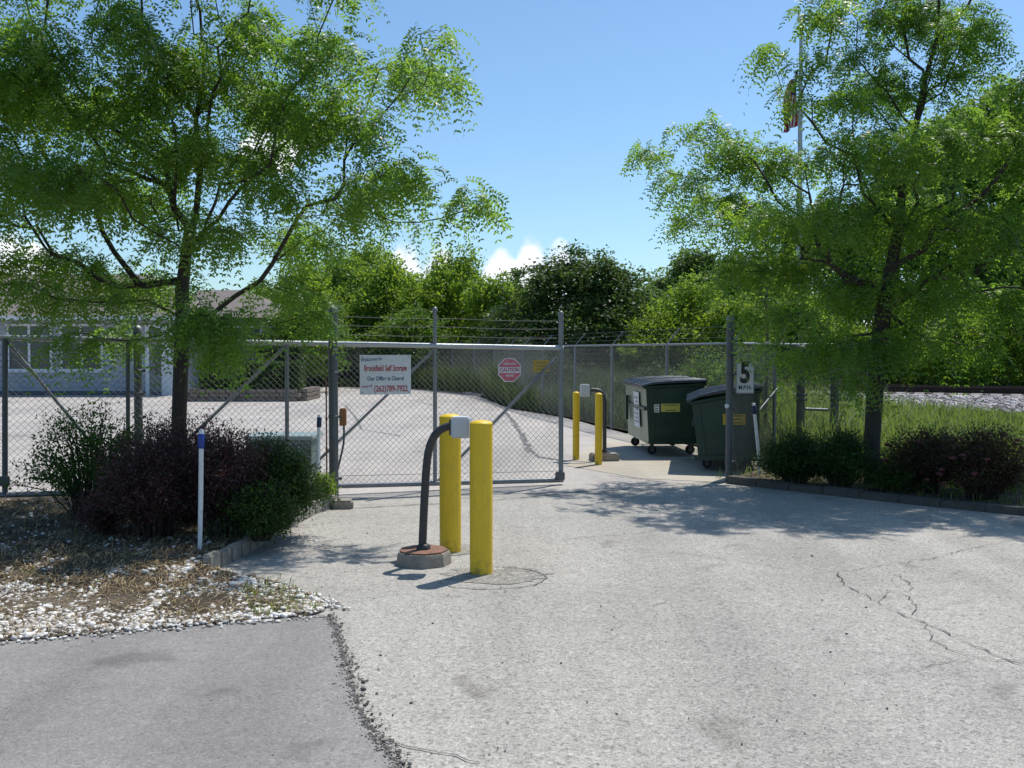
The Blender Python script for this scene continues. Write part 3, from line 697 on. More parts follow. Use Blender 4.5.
put(protoB, 735, 38, 300, 3.9, 'bright green bushy tree behind the speed sign post', H=5.2)
put(protoC, 745, 46, 262, .9, 'mid green tree behind the thin bare sapling')
put(protoC, 800, 42, 290, 2.3, 'mid green tree behind the two thick grey posts')
put(protoB, 850, 39, 325, .2, 'low bright bushy tree just left of the leaning trunk, across the railway', H=5.2)
put(protoA, 900, 40, 300, 5.2, 'bright green bushy tree just right of the leaning trunk, across the railway')
put(protoB, 955, 38, 312, 1.4, 'bright bushy tree across the railway above the pink-flowered shrub', H=5.2)
put(protoA, 1010, 38, 292, 3.1, 'bright green bushy tree across the railway at the right edge')
put(protoC, 1065, 37, 280, 4.2, 'mid green bushy tree across the railway just beyond the right edge')
protoE = blobtree(lobes(18, 5.0, 13.0, 2.0, 9, .36), 2300, 16, .24, M['midleaf'], 6.0, .22, 41, spread=.42, name='tall_tree', label='x', group='tall trees behind the railway')
put(protoE, 985, 49, 100, .6, 'tall dense tree rising highest behind the right honey locust', H=13)
put(protoE, 1075, 50, 95, 2.1, 'tall dense tree standing past the right edge behind the railway', H=13)
put(protoE, 895, 56, 170, 3.5, 'tall dense tree behind the leaning trunk of the right honey locust', H=13)
put(protoE, 820, 60, 215, 5.0, 'tall tree behind the flagpole foot', H=13, sx=.85)
GF = 'far trees on the low hill'
protoF = blobtree(lobes(12, 4.0, 9.0, 1.0, 12, .45), 900, 12, .40, M['farleaf'], 4.0, .2, 51, spread=.5, name='hill_tree', label='x', group=GF)
k = 0
for px, d, ty, lb in ((640, 95, 290, 'small far tree just right of the dark round tree'), (668, 100, 276, 'far tree on the hill, second right of the dark round tree'), (700, 92, 250, 'far flat-topped hill tree in the gap between the round tree and right honey locust'),
                      (728, 98, 262, 'far tree on the hill half hidden by the right honey locust'), (760, 90, 258, 'far hill tree behind the left branches of the right honey locust'), (610, 100, 296, 'far tree peeping out low behind the dark round tree')):
    put(protoF, px, d, ty, k*1.3, lb, H=9.0, base=3.0, sx=1.0); k += 1
m = MB(); n = 40; vs = []; fs = []
for i in range(n+1):
    for j in range(9):
        x_ = -300+600*i/n; y_ = 72+j*22; vs.append((x_, y_, -.5+4.0*min(1, j/3.0)*(0.7+.3*math.sin(i*.5))))
for i in range(n):
    for j in range(8): fs.append((i*9+j, (i+1)*9+j, (i+1)*9+j+1, i*9+j+1))
m.add(vs, fs); struct(m.build('hill', M['ground']))
# a far wood closing the view low down
def wood(name, x0, x1, y0, y1, h, n, per, ls, label, mat, seed):
    rr = np.random.default_rng(seed); cx = rr.uniform(x0, x1, n); cy = rr.uniform(y0, y1, n)
    hh = h*(0.75+.25*sn(cx, cy, .35, seed)); cz = hh*rr.uniform(.02, 1, n)
    idx = np.repeat(np.arange(n), per); k = len(idx)
    p = np.stack([cx, cy, cz], 1)[idx]+rr.normal(size=(k,3))*ls*np.array([2,2,1.3])
    L = rr.uniform(.7, 1.3, k)*ls
    o = npmesh(name, leafquads(p, rr.normal(size=(k,3)), rr.normal(size=(k,3))+np.array([0,0,.6]), L, L*.55), 4, mat)
    tag(o, label, 'woodland', kind='stuff')
wood('woodland', -45, 5, 62, 66, 5.5, 3500, 9, .34, 'dim green undergrowth filling in low between the trees behind the yard', M['midleaf'], 61)
wood('woodland', 3, 55, 50, 56, 4.6, 4500, 9, .28, 'dim green thicket low between the trees across the railway', M['midleaf'], 62)
wood('woodland', 4, 32, 43.0, 44.5, 2.2, 2200, 10, .2, 'shaded brush along the far side of the railway', M['midleaf'], 63)
wood('woodland', -13, -1.5, 47.2, 48.8, 2.3, 1600, 10, .18, 'dark brush standing at the far end of the paved yard', M['darkleaf'], 64)
# thin sapling by the fence corner
rrs = np.random.default_rng(77); sap = thing('bare_sapling', 'thin sparse sapling with bare stem behind the speed sign', 'tree', (X(766, 17.5), 17.5, 0))
T = np.stack([rrs.normal(scale=.45, size=70), rrs.normal(scale=.4, size=70), rrs.uniform(1.6, 4.3, 70)], 1)
nd, par = scaffold(None, None, T, [np.array([0,0,0.]), np.array([0,0,.9]), np.array([.03,0,1.7]), np.array([0,.02,2.5]), np.array([.02,0,3.4]), np.array([0,0,4.2])], .3, 3); r_, ch = radii(nd, par, .004, .035)
limbs_mesh('trunk', nd, par, r_, M['bark2'], sap)
th = np.where(r_ < .008)[0]; idx = np.repeat(th, 5); kk = len(idx)
npmesh('crown', leafquads(nd[idx]+rrs.normal(scale=.06, size=(kk,3)), rnd_dirs(kk), rnd_dirs(kk)+np.array([0,0,.6]), RNG.uniform(.04,.08,kk), RNG.uniform(.02,.04,kk)), 4, M['midleaf'], sap)

# ------------------------------------------------------------ shrubs
def gz(px, py, z=0.09): return G(px, py, z)
shrub(gz(92, 520), .72, 1.08, 95, .034, 95, M['greenshrub'], 'airy green shrub with arching twigs at the left of the left bed', 101, wig=.05, upright=.7)
shrub(gz(155, 537), .54, .92, 180, .024, 150, M['purple'], 'dark purple-leaved shrub under the left tree, behind the pale marker post', 102, wig=.05)
shrub(gz(224, 535), .50, .92, 180, .024, 150, M['purple'], 'dark purple-leaved shrub just right of the blue-banded marker post', 103, wig=.05)
shrub(gz(188, 522), .55, 1.02, 130, .024, 140, M['purple'], 'purple-leaved shrub wrapped round the left tree trunk', 107, wig=.05)
shrub(gz(278, 528), .46, .78, 150, .03, 150, M['hedge'], 'dark green low shrub in front of the green utility cabinet', 104, wig=.05)
shrub(gz(262, 540), .36, .45, 100, .03, 110, M['hedge'], 'small dark green shrub at the foot of the right purple shrub', 108, wig=.05)
shrub(gz(322, 500), .15, .30, 26, .03, 70, M['lightleaf'], 'small bright green plant at the foot of the tall gate post', 105, name='small_plant', wig=.03)
shrub(gz(105, 535), .3, .35, 40, .024, 90, M['purple'], 'low dark growth under the airy shrub in the left bed', 109, wig=.05)
shrub(G(795, 484, .04), .52, .60, 150, .03, 130, M['hedge'], 'dark green shrub just right of the leaning marker post', 111, wig=.05)
shrub(G(840, 488, .04), .5, .66, 150, .03, 130, M['hedge'], 'dark green shrub just left of the right tree trunk', 112, wig=.05)
shrub(G(925, 492, .04), .62, .72, 150, .03, 120, M['redgreen'], 'dark reddish shrub right of the leaning trunk', 113, wig=.06, flower=(12, M['pinkflower']))
shrub(G(982, 499, .04), .66, .78, 150, .03, 120, M['redgreen'], 'dark reddish shrub with pink flower clusters near the right edge', 114, wig=.06, flower=(26, M['pinkflower']))
shrub(G(895, 492, .04), .4, .36, 60, .03, 80, M['greenshrub'], 'small green shrub between the leaning trunk and the reddish shrub', 115, wig=.05)

for i, (px, d, R_, H_, lb) in enumerate(((748, 19.5, .9, 1.75, 'leafy shrub behind the rear fence, above the near dumpster'), (705, 22.5, 1.0, 1.7, 'leafy shrub behind the rear fence, above the rear dumpster lid'), (655, 26.5, .9, 1.3, 'leafy shrub behind the rear fence, left of the rear dumpster'), (556, 30.5, 1.1, 1.7, 'leafy shrub behind the rear fence, just left of the gate end'), (522, 36.0, 1.2, 2.1, 'leafy shrub behind the far part of the rear fence near the octagonal sign'), (480, 43.0, 1.5, 2.2, 'leafy shrub at the far corner of the yard between gate uprights'))):
    shrub((X(px, d), d, 0), R_, H_, 110, .07, 75, M['midleaf'] if i in (0, 1) else M['weed'], lb, 130+i, name='fence_shrub', group='shrubs behind the rear fence', wig=.10, start=.1)
# tall grass
def inpoly_grass(poly, n, h0, h1, w, seed, label, dens=None, hf=None):
    x, y = scatter(poly, n, dens); h = RNG.uniform(h0, h1, len(x))
    if hf is not None: h = h*hf(x, y)
    o = blades('tall_grass', x, y, 0.03, h, RNG.uniform(.6, 1.4, len(x))*w, RNG.uniform(.1, .9, len(x)), M['weed'] if seed in (2, 4) else M['grass'])
    tag(o, label, 'grass', kind='stuff')
inpoly_grass([(4.6, 12.4), (7.0, 10.4), (11, 9.5), (17, 23.5), (3.6, 28.5), (4.2, 15.6)], 90000, .25, .8, .017, 1, 'tall green grass between the right bed and the railway ballast', None, lambda x, y: (.72+.45*sn(x, y, .9, 5)+.25*sn(x, y, 3.1, 6))*np.clip(1.25-(x/y-.30)*4.2, .42, 1.3)*RNG.choice([1, 1, 1, 1.5], len(x)))
fl = [(2.35, 21.2), (1.45, 25), (0.0, 29), (-1.1, 37), (-4.6, 44), (-3, 46), (1.5, 38), (6, 33), (5.5, 24), (4.4, 15.5), (4.1, 14.9)]
inpoly_grass(fl, 110000, .35, .95, .02, 2, 'tall weeds growing behind the rear chain-link fence', None, lambda x, y: (.85+.3*sn(x, y, .8, 15))*np.clip(.75+(y-20)*.07, .7, 1.75))
inpoly_grass([(2.6, 12.95), (5.2, 10.5), (6.4, 10.2), (4.2, 14.2), (3.2, 13.7)], 2500, .04, .16, .008, 3, 'thin grass between the shrubs of the right bed')
inpoly_grass([(-9, 46), (-16, 46.3), (-16, 47), (-4, 47), (-4.6, 44.5)], 6000, .2, .5, .03, 4, 'rough grass at the far end of the yard')

# ------------------------------------------------------------ railway
TR = arc([(60, 14, 0), (32, 23.5, 0), (15.4, 31, 0), (4.5, 37, 0), (0, 46, 0), (-2, 56, 0), (-3, 66, 0)], 10)
def offset(pts, o):
    out = []
    for i, p in enumerate(pts):
        t = (pts[min(i+1, len(pts)-1)]-pts[max(i-1, 0)]).normalized(); out.append(p+Vector((t.y, -t.x, 0))*(-o))
    return out
prof = [(-4.6, 0.0), (-1.7, .29), (1.7, .29), (4.6, 0.0)]
rows = [offset(TR, o) for o, z in prof]; vs = []; fs = []
for i in range(len(TR)):
    for j, (o_, z) in enumerate(prof): vs.append((rows[j][i].x, rows[j][i].y, z+.037 if z else .0))
for i in range(len(TR)-1):
    for j in range(3): a = i*4+j; fs.append((a, a+1, a+5, a+4))
q = MB(); q.add(vs, fs); struct(q.build('ballast', M['ballast']))
pos = []
for i in range(12, 34):
    for k in range(420):
        u = random.random(); j = random.random(); a = i; pa = rows[3][a].lerp(rows[3][a+1], u); pb = rows[2][a].lerp(rows[2][a+1], u); pa2 = rows[0][a].lerp(rows[0][a+1], u); pb2 = rows[1][a].lerp(rows[1][a+1], u)
        A, B = (pa, pb) if pa.y < pa2.y else (pa2, pb2)
        p = A.lerp(B, j); pos.append((p.x, p.y, .02+.31*j))
pos = np.array(pos)
tag(stones('ballast_stones', pos, RNG.uniform(.03, .075, len(pos)), M['ballaststones'], flat=.9), 'loose grey ballast stones sloping down from the railway', 'stones', kind='stuff')
rt = thing('railway_track', 'rusty railway track running behind the tall grass', 'railway track', (15.4, 31, .5))
def railmesh(o_):
    path = offset(TR, o_); q = MB()
    pf = [(-.07, 0), (.07, 0), (.07, .015), (.012, .035), (.012, .13), (.036, .14), (.036, .18), (-.036, .18), (-.036, .14), (-.012, .13), (-.012, .035), (-.07, .015)]
    ps = [offset(TR, o_+a) for a, b in pf]; vs = []; fs = []; n = len(pf)
    for i in range(len(TR)):
        for j in range(n): vs.append(Vector((ps[j][i].x, ps[j][i].y, .37+pf[j][1]))-Vector(rt.location))
    for i in range(len(TR)-1):
        for j in range(n): fs.append((i*n+j, i*n+(j+1) % n, (i+1)*n+(j+1) % n, (i+1)*n+j))
    q.add(vs, fs); q.build('rail', M['railsteel'], rt)
railmesh(-.72); railmesh(.72)
s0 = None; acc = 0; L = 0; cnt = 0
for i in range(len(TR)-1):
    a, b = TR[i], TR[i+1]; seg = (b-a).length
    while acc < seg:
        p = a.lerp(b, acc/seg); acc += .55
        if not (2 < p.x < 30): continue
        if cnt >= 60: continue
        cnt += 1; ang = math.atan2(b.y-a.y, b.x-a.x)
        if s0 is None:
            q = MB(); q.box((0,0,0), (.22, 2.5, .14), bev=.01); s0 = q.build('sleeper', M['sleeper'], rt); s = s0
        else: s = s0.copy(); C.objects.link(s); s.parent = rt
        s.location = Vector((p.x, p.y, .30))-Vector(rt.location); s.rotation_euler = (0, 0, ang)
    acc -= seg

# ------------------------------------------------------------ chain link
def chain(p0, p1, b0, t0, b1, t1, mat, parent, origin, pitch=.071, w=.0046, name='chain_link_mesh'):
    """wire mesh from p0 to p1 (xy), bottom/top heights at both ends"""
    p0 = Vector(p0[:2]); p1 = Vector(p1[:2]); Ls = (p1-p0).length; d = (p1-p0)/Ls; nrm = Vector((-d.y, d.x)); m = MB()
    H = max(t0-b0, t1-b1)
    def P(s, h, off):
        u = s/Ls; z = (b0+(b1-b0)*u)+h*((t0-b0)+((t1-b1)-(t0-b0))*u)/H
        q = p0+d*s+nrm*off; return Vector((q.x, q.y, z))-origin
    for sg, off in ((1, .0017), (-1, -.0017)):
        c = -H if sg > 0 else 0
        c = math.floor((-H)/pitch)*pitch
        while c < Ls+H:
            # s = c + sg*h (sg>0) ; s = c - h + ... 
            pts = []
            h = 0.0; n = max(2, int(H/.42)); seg = []
            for i in range(n+1):
                hh = H*i/n; s = c+sg*hh; seg.append((s, hh))
            lo = [(s, hh) for s, hh in seg]
            # clip to [0,Ls]
            hmin, hmax = 0.0, H
            if sg > 0: hmin = max(hmin, -c); hmax = min(hmax, Ls-c)
            else: hmin = max(hmin, c-Ls); hmax = min(hmax, c)
            if hmax-hmin > .01:
                n = max(1, int((hmax-hmin)/.42)); pts = [P(c+sg*(hmin+(hmax-hmin)*i/n), hmin+(hmax-hmin)*i/n, off+random.uniform(-.002,.002)) for i in range(n+1)]
                m.tube(pts, w/2, 3, caps=False)
            c += pitch
    return m.build(name, mat, parent)
# gate -- runs in a vertical plane, dropping slightly to the right
def sgate(px): return 94.9-15.4*px/562.0
gl = D(-260, 350, 1000/sgate(-260)); gr = D(562, 350, 1000/sgate(562)); 
GA = Vector((D(0, 350, 1000/94.9).x, 1000/94.9)); GB_ = Vector((D(562, 350, 1000/79.5).x, 1000/79.5)); gd = (GB_-GA).normalized(); gn = Vector((gd.y, -gd.x))  # gn towards camera
def onG(px, py=350, off=0.0):
    r = ray(px, py); n3 = Vector((gn.x, gn.y, 0)); o3 = Vector((GA.x+gn.x*off, GA.y+gn.y*off, 0))
    t = (o3-Vector((0,0,CAMZ))).dot(n3)/r.dot(n3); return Vector((0,0,CAMZ))+r*t
def gtop(px): return 337.6+10.4*px/562
def gbot(px): return 495-15*px/562
gate = thing('sliding_gate', 'long galvanised chain-link sliding gate with diagonal braces across the drive', 'gate', tuple(onG(334, 350))[:2]+(0,))
GO = Vector(gate.location)
def GT(pts, r, mat, name, n=8):
    q = MB(); q.tube([Vector(p)-GO for p in pts], r, n); return q.build(name, mat, gate)
def ext(px, py): return onG(px, py)
L0 = onG(0, gtop(0)); R0 = onG(563, gtop(563)); dT = (R0-L0).normalized(); Lx = L0-dT*3.4
L1 = onG(0, gbot(0)); R1 = onG(563, gbot(563)); dB = (R1-L1).normalized(); Lb = L1-dB*3.4
GT([Lx, R0], .03, M['galvbright'], 'top_rail'); GT([Lb, R1], .03, M['galv'], 'bottom_rail')
for px, w in ((5, .03), (128, .024), (287, .024), (435, .024), (561, .03)):
    t = onG(px, gtop(px)); b = onG(px, gbot(px))
    if px in (435, 561): t = onG(px, 310 if px == 435 else 314)
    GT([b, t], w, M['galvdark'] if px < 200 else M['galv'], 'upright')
    if px in (435, 561): q = MB(); q.lathe(t-GO, [(.032, -.02), (.032, .01), (.02, .03), (.004, .04)], 10); q.build('cap', M['galv'], gate)
for a, b in (((7, 341), (128, 488)), ((137, 489), (287, 345)), ((292, 486), (434, 350)), ((437, 482), (556, 358))):
    GT([onG(a[0], a[1], -.03), onG(b[0], b[1], -.03)], .017, M['galv'], 'brace')
GT([onG(-40, 484), onG(562, 471)], .003, M['wire'], 'tension_wire', 4)
for py_l, py_r in ((316, 321), (325, 329), (334, 338)):
    q = MB(); a = onG(336, py_l); b = onG(561, py_r); n = 10
    pts = [a.lerp(b, i/n)-GO+Vector((0,0,-.012*math.sin(PI*((i*2/n) % 1)))) for i in range(n+1)]; q.tube(pts, .0021, 4, caps=False)
    k = 0; Lw = (b-a).length
    while k*.13 < Lw:
        p = a.lerp(b, k*.13/Lw)-GO; q.tube([p+Vector((-.008,0,-.014)), p+Vector((.008,0,.014))], .0018, 3); q.tube([p+Vector((.006,.01,-.014)), p+Vector((-.008,-.01,.014))], .0018, 3); k += 1
    q.build('barbed_wire', M['wiredark'], gate)
ztl, zbl = Lx.z, Lb.z
chain((Lx.x, Lx.y), (R0.x, R0.y), Lb.z, Lx.z, R1.z, R0.z, M['wire'], gate, GO)
for px, py in ((4, 481), (560, 476)):
    q = MB(); q.box(onG(px, py, .03)-GO, (.11, .07, .1), math.atan2(gd.y, gd.x), bev=.008); q.build('roller_bracket', M['galvdark'], gate)
def tpost(px, py0, py1, d, r, label, mat, group=None, cap=True, footing=True, name='gate_post'):
    b = D(px, py0, d); b.z = 0; top = Z(py1, d); o = thing(name, label, 'post', b, 0, group)
    q = MB(); q.lathe((0,0,0), [(r, -.05), (r, top-r*.8)], 20); q.build('shaft', mat, o)
    q = MB(); q.lathe((0,0,top-r*.8), [(r*1.12, -.03), (r*1.12, 0), (r*1.0, r*.45), (r*.6, r*.85), (r*.25, r)], 20); q.build('cap', M['galv'], o)
    for zz in (.25, .95, top-.5, top-.75): q = MB(); q.lathe((0,0,zz), [(r+.001, -.015), (r+.007, -.014), (r+.007, .014), (r+.001, .015)], 20); q.box((r+.015, 0, zz), (.05, .02, .03), bev=.003); q.build('clamp', M['galvdark'], o)
    return o
tpost(334, 503, 306, 11.25, .053, 'tall thick steel gate post with domed cap, left of the white sign', M['galvdark'])
tpost(139.5, 500, 326, 11.2, .046, 'dark steel roller post behind the left tree leaves', M['galvdark'])
# footing under the tall post
q = MB(); q.box((0,0,.03), (.22, .2, .12), .1, bev=.02); o = q.build('post_footing', M['concrete']); o.location = G(343, 508); tag(o, 'small concrete footing at the base of the tall gate post', 'footing')
# brown control box with conduit
b = D(343, 417, 11.33); o = thing('control_box', 'small brown box on a thin conduit beside the tall gate post', 'control box', (b.x, b.y, 0))
q = MB(); q.box((0,0,b.z), (.075, .07, .2), bev=.01); q.build('housing', M['brownbox'], o)
q = MB(); q.tube(arc([(0.01,0,b.z-.09), (.005,0,b.z-.3), (-.04,0,b.z-.5), (-.08,.02,.25), (-.08,.02,.0)], 5), .012, 8); q.build('conduit', M['galvdark'], o)
# slim rod left of the post
b = D(326.5, 430, 11.6); q = MB(); q.tube([(0,0,0), (0,0,Z(379, 11.6))], .009, 6); 
for zz in (.55, .9, 1.2): q.lathe((0,0,zz), [(.009,-.02), (.014,-.018), (.014,.018), (.009,.02)], 8)
o = q.build('steel_rod', M['rust']); o.location = (b.x, b.y, 0); tag(o, 'slim rusty rod standing left of the tall gate post', 'rod')

# rear fence -----------------------------------------------------------
def run_fence(pts, zt, label, arms=True, pr=.028, meshw=.005, rail=True, post_h=None, pitch=.071, skip=()):
    o0 = Vector((pts[0][0], pts[0][1], 0)); f = thing('chain_link_fence', label, 'fence', o0)
    for i in range(len(pts)-1): chain(pts[i], pts[i+1], .05, zt, .05, zt, M['wire'], f, o0, pitch, meshw)
    if rail:
        q = MB(); q.tube([Vector((p[0], p[1], zt))-o0 for p in pts], .021, 8); q.build('top_rail', M['galv'], f)
    dirs = []
    for i, p in enumerate(pts):
        if i in skip: continue
        a = Vector(pts[max(i-1,0)][:2]); b = Vector(pts[min(i+1,len(pts)-1)][:2]); t = (b-a).normalized(); side = Vector((-t.y, t.x))
        if side.x < 0: side = -side
        if not arms: side = side*0
        q = MB(); P0 = Vector((p[0], p[1], 0))-o0; q.tube([P0, P0+Vector((0,0,zt+.02))], pr, 10)
        q.build('post', M['galv'], f); dirs.append((P0, side))
        if arms:
            q = MB(); q.tube([P0+Vector((0,0,zt)), P0+Vector((side.x*.26, side.y*.26, zt+.30))], .014, 6); q.build('arm', M['galv'], f)
    if arms and len(dirs) > 1:
        for k in (.35, .66, .97):
            q = MB(); q.tube([P0+Vector((s.x*.26*k, s.y*.26*k, zt+.30*k)) for P0, s in dirs], .0022, 4, caps=False); q.build('barbed_wire', M['wiredark'], f)
    return f
FP = [(X(775, 14.55), 14.55), (X(732, 15.9), 15.9), (X(667, 18.5), 18.5), (X(612, 21.2), 21.2), (X(575, 24.0), 24.0), (X(543, 26.8), 26.8), (X(523, 29.6), 29.6), (X(509, 32.4), 32.4), (X(494, 35.4), 35.4), (X(474, 38.4), 38.4), (X(452, 41.2), 41.2), (X(425, 44), 44), (X(385, 46), 46.0), (X(330, 46.6), 46.6), (X(270, 46.8), 46.8)]
run_fence(FP, 1.80, 'long rear chain-link fence with slanted barbed wire arms receding along the yard')
EP = Vector((2.78, 12.92))
fr = run_fence([(EP.x+.09, EP.y+.07), (X(775, 14.55)-.03, 14.5)], 1.78, 'short chain-link fence panel joining the thick post behind the speed sign', arms=False, skip=(0,1))
q = MB(); o0 = Vector(fr.location); a = D(757, 413, 13.9); b_ = D(777, 389, 14.45); q.tube([a-o0, b_-o0], .016, 8); q.build('brace', M['galvdark'], fr)
tpost(729, 482, 316, 12.92, .048, 'tall thick steel post between the dumpsters and the speed sign', M['galvdark'])
q = MB(); q.lathe((0,0,0), [(.03, 0), (.03, .012), (.02, .018)], 16); o = q.build('reflector', M['white']); o.rotation_euler = (PI/2, 0, 0); pp_ = D(727, 406, 12.86); o.location = pp_; tag(o, 'round white reflector stuck on the thick post by the dumpsters', 'reflector')
run_fence([(X(779, 14.65), 14.65), (X(800, 15.2), 15.2), (X(833, 15.2), 15.2), (X(868, 15.4), 15.4)], 1.78, 'chain-link fence under the right tree leaves with wide grey posts in front', arms=False, skip=(0,1,2))
for px, lb in ((800, 'thick grey post under the tree leaves, nearer the speed sign'), (834, 'thick grey post nearest the leaning tree trunk')):
    tpost(px, 460, 345, 15.05, .062, lb, M['wood'], 'thick grey fence posts', name='fence_post')
q = MB(); a = D(805, 409, 15.04); b_ = D(829, 410, 15.04); q.tube([Vector((0,0,0)), b_-a], .022, 10); o = q.build('cross_bar', M['galv']); o.location = a; tag(o, 'short steel cross bar between the two thick grey posts', 'bar')

# ------------------------------------------------------------ bollards
def bollard(base, r, h, label, group):
    o = thing('bollard', label, 'bollard', base, 0, group)
    q = MB(); q.lathe((0,0,0), [(r, -.03), (r, h-.035)], 32); q.build('sleeve', M['yellow'], o)
    q = MB(); q.lathe((0,0,h-.035), [(r+.001, 0), (r+.003, .004), (r*.97, .014), (r*.75, .026), (r*.4, .033), (r*.08, .035)], 32); q.build('cap', M['yellow'], o)
    return o
bf = G(481, 575); bollard((bf.x, bf.y+.06, 0), .087, 1.17, 'yellow bollard nearest the camera, front one of the near pair', 'front yellow bollards')
bb = G(450, 553); bollard((bb.x, bb.y+.06, 0), .091, 1.165, 'yellow bollard behind the front one, beside the black gooseneck pipe', 'front yellow bollards')
b1 = G(576, 460); bollard(b1, .052, 1.06, 'slim far yellow bollard nearest the gate end', 'rear slim yellow bollards')
b2 = G(598.5, 465); bollard(b2, .054, 1.07, 'slim far yellow bollard in front of the black rear pipe', 'rear slim yellow bollards')
# ground collars of grout round the front bollards
def patch_ring(c, r0, z):
    n = 40; return [(c.x+r0*(1+.16*math.sin(i*1.7)+random.uniform(-.08,.08))*math.cos(2*PI*i/n)*1.25, c.y+r0*(1+random.uniform(-.1,.1))*math.sin(2*PI*i/n)) for i in range(n)]
sheet('pavement_patch', patch_ring(G(495, 575), .30, 0), .0035, M['patch']); sheet('pavement_patch', patch_ring(G(455, 550), .22, 0), .0045, M['patch'])

# ------------------------------------------------------------ keypad stands
def keypad(base, pipe_pts, r, boxc, boxd, rz, label, blk, grp, hexa=False):
    o = thing('keypad_stand', label, 'keypad stand', base)
    B = Vector(base)
    q = MB()
    if hexa:
        n = 9; pr = [(blk[0]*1.05, -.02), (blk[0]*1.0, blk[2]*.8), (blk[0]*.97, blk[2])]; q.lathe((0,0,0), pr, n, sm=False)
    else: q.box((blk[3],0,blk[2]/2-.01), (blk[0], blk[1], blk[2]+.02), .15, bev=.02)
    q.build('concrete_base', M['concrete'], o)
    q = MB(); q.lathe((0,0,blk[2]), [(.0, 0), ((blk[0]*.9 if hexa else .1), .0), ((blk[0]*.9 if hexa else .1), .014), (r*1.6, .016)], 9 if hexa else 12, sm=False); q.build('base_plate', M['rust'] if hexa else M['black'], o)
    q = MB(); q.tube([Vector(p)-B for p in pipe_pts], r, 16); q.lathe((0,0,blk[2]+.012), [(r*1.7, 0), (r*1.7, .03), (r*1.1, .045)], 16); q.build('gooseneck_pipe', M['black'], o)
    c = Vector(boxc)-B
    q = MB(); q.box(c, boxd, rz, bev=.012); bx = q.build('keypad_box', M['greybox'], o)
    R = Matrix.Rotation(rz, 3, 'Z')
    q = MB(); q.box(c-R @ Vector((boxd[0]/2+.008, 0, 0))*(1 if boxc[0] > pipe_pts[0][0] else -1), (.014, boxd[1]*.8, boxd[2]*.75), rz, bev=.003); q.build('mounting_plate', M['black'], o)
    q = MB(); q.box(c+Vector((0, boxd[1]/2+.012, boxd[2]/2-.015)), (boxd[0]*.9, .03, .02), rz, bev=.004); q.build('hood', M['greybox'], o)
    return o
d0 = 7.92; kb = Vector((X(423, d0), d0, 0))
pts = arc([D(422, 556, d0), D(423.5, 520, d0), D(425, 490, d0), D(427, 462, d0), D(430, 446, d0), D(436, 434, d0), D(444, 428, d0), D(453, 425.5, d0-.0)], 6)
keypad(kb, pts, .0325, D(461.5, 427, d0-.06), (.145, .16, .165), -.12, 'black gooseneck keypad stand with grey box between the near bollards', (.215, .215, .10), None, True)
d1 = 15.3; kb = Vector((X(604.5, d1), d1, 0))
pts = arc([D(604.5, 455, d1), D(604.5, 420, d1), D(604.5, 402, d1), D(602.5, 394, d1), D(598, 390.5, d1), D(590, 390, d1)], 6)
keypad(kb, pts, .031, D(585, 390.5, d1), (.14, .13, .19), .1, 'black gooseneck keypad stand with grey box between the far bollards', (.42, .3, .12, 0.0), None)

# ------------------------------------------------------------ marker posts
def marker(px0, py0, px1, py1, d, r, band, label):
    a = D(px0, py0, d); a.z = .02; t = D(px1, py1, d); o = thing('marker_post', label, 'marker post', a)
    v = t-a; n = v.normalized(); L = v.length
    q = MB(); q.tube([Vector((0,0,-.05)), v*.5+Vector((random.uniform(-.004,.004),0,0)), v*.885], [r*.85, r, r*.95], 12); q.build('pole', M['white'], o)
    q = MB(); q.tube([v*.85, v*.86, v*.955, v*.965], [r*1.0, r*1.35, r*1.35, r], 12); q.build('band', band, o)
    q = MB(); q.tube([v*.955, v*.99, v], [r*1.02, r*1.0, r*.5], 12); q.build('tip', M['white'], o); return o
marker(199.5, 562, 201.5, 429, 8.0, .02, M['blue'], 'white marker post with blue band in front of the purple shrubs')
marker(316, 505, 319.5, 414, 10.95, .02, M['navy'], 'white marker post with dark blue band beside the tall gate post')
marker(760.5, 478, 753.5, 403, 13.25, .022, M['navy'], 'leaning white marker post below the speed sign')

# utility cabinet behind the gate
a = X(243, 12.7); b_ = X(313, 12.7); ztop = Z(436, 12.7); w = b_-a
o = thing('utility_cabinet', 'low green utility cabinet with pale top behind the gate and dark shrubs', 'utility cabinet', ((a+b_)/2, 13.0, 0))
q = MB(); q.box((0,0,(ztop-.05)/2), (w-.06, .62, ztop-.05), bev=.01); q.box((0,-.32,(ztop-.05)/2), (w-.16, .03, ztop-.2), bev=.006); q.build('body', M['teal'], o)
q = MB(); q.box((0,0,ztop-.025), (w, .7, .05), bev=.012); q.build('lid', simple('pale_green_lid', (.22,.28,.27), .5, var=.1), o)
q = MB(); q.box((0,0,.03), (w+.15, .85, .06), bev=.01); q.build('pad', M['concrete'], o)
q = MB(); q.lathe((0,0,0), [(.02,-.01),(.02,.02)], 10); h = q.build('handle', M['galvdark'], o); h.rotation_euler = (PI/2,0,0); h.location = (.2,-.345,.35)

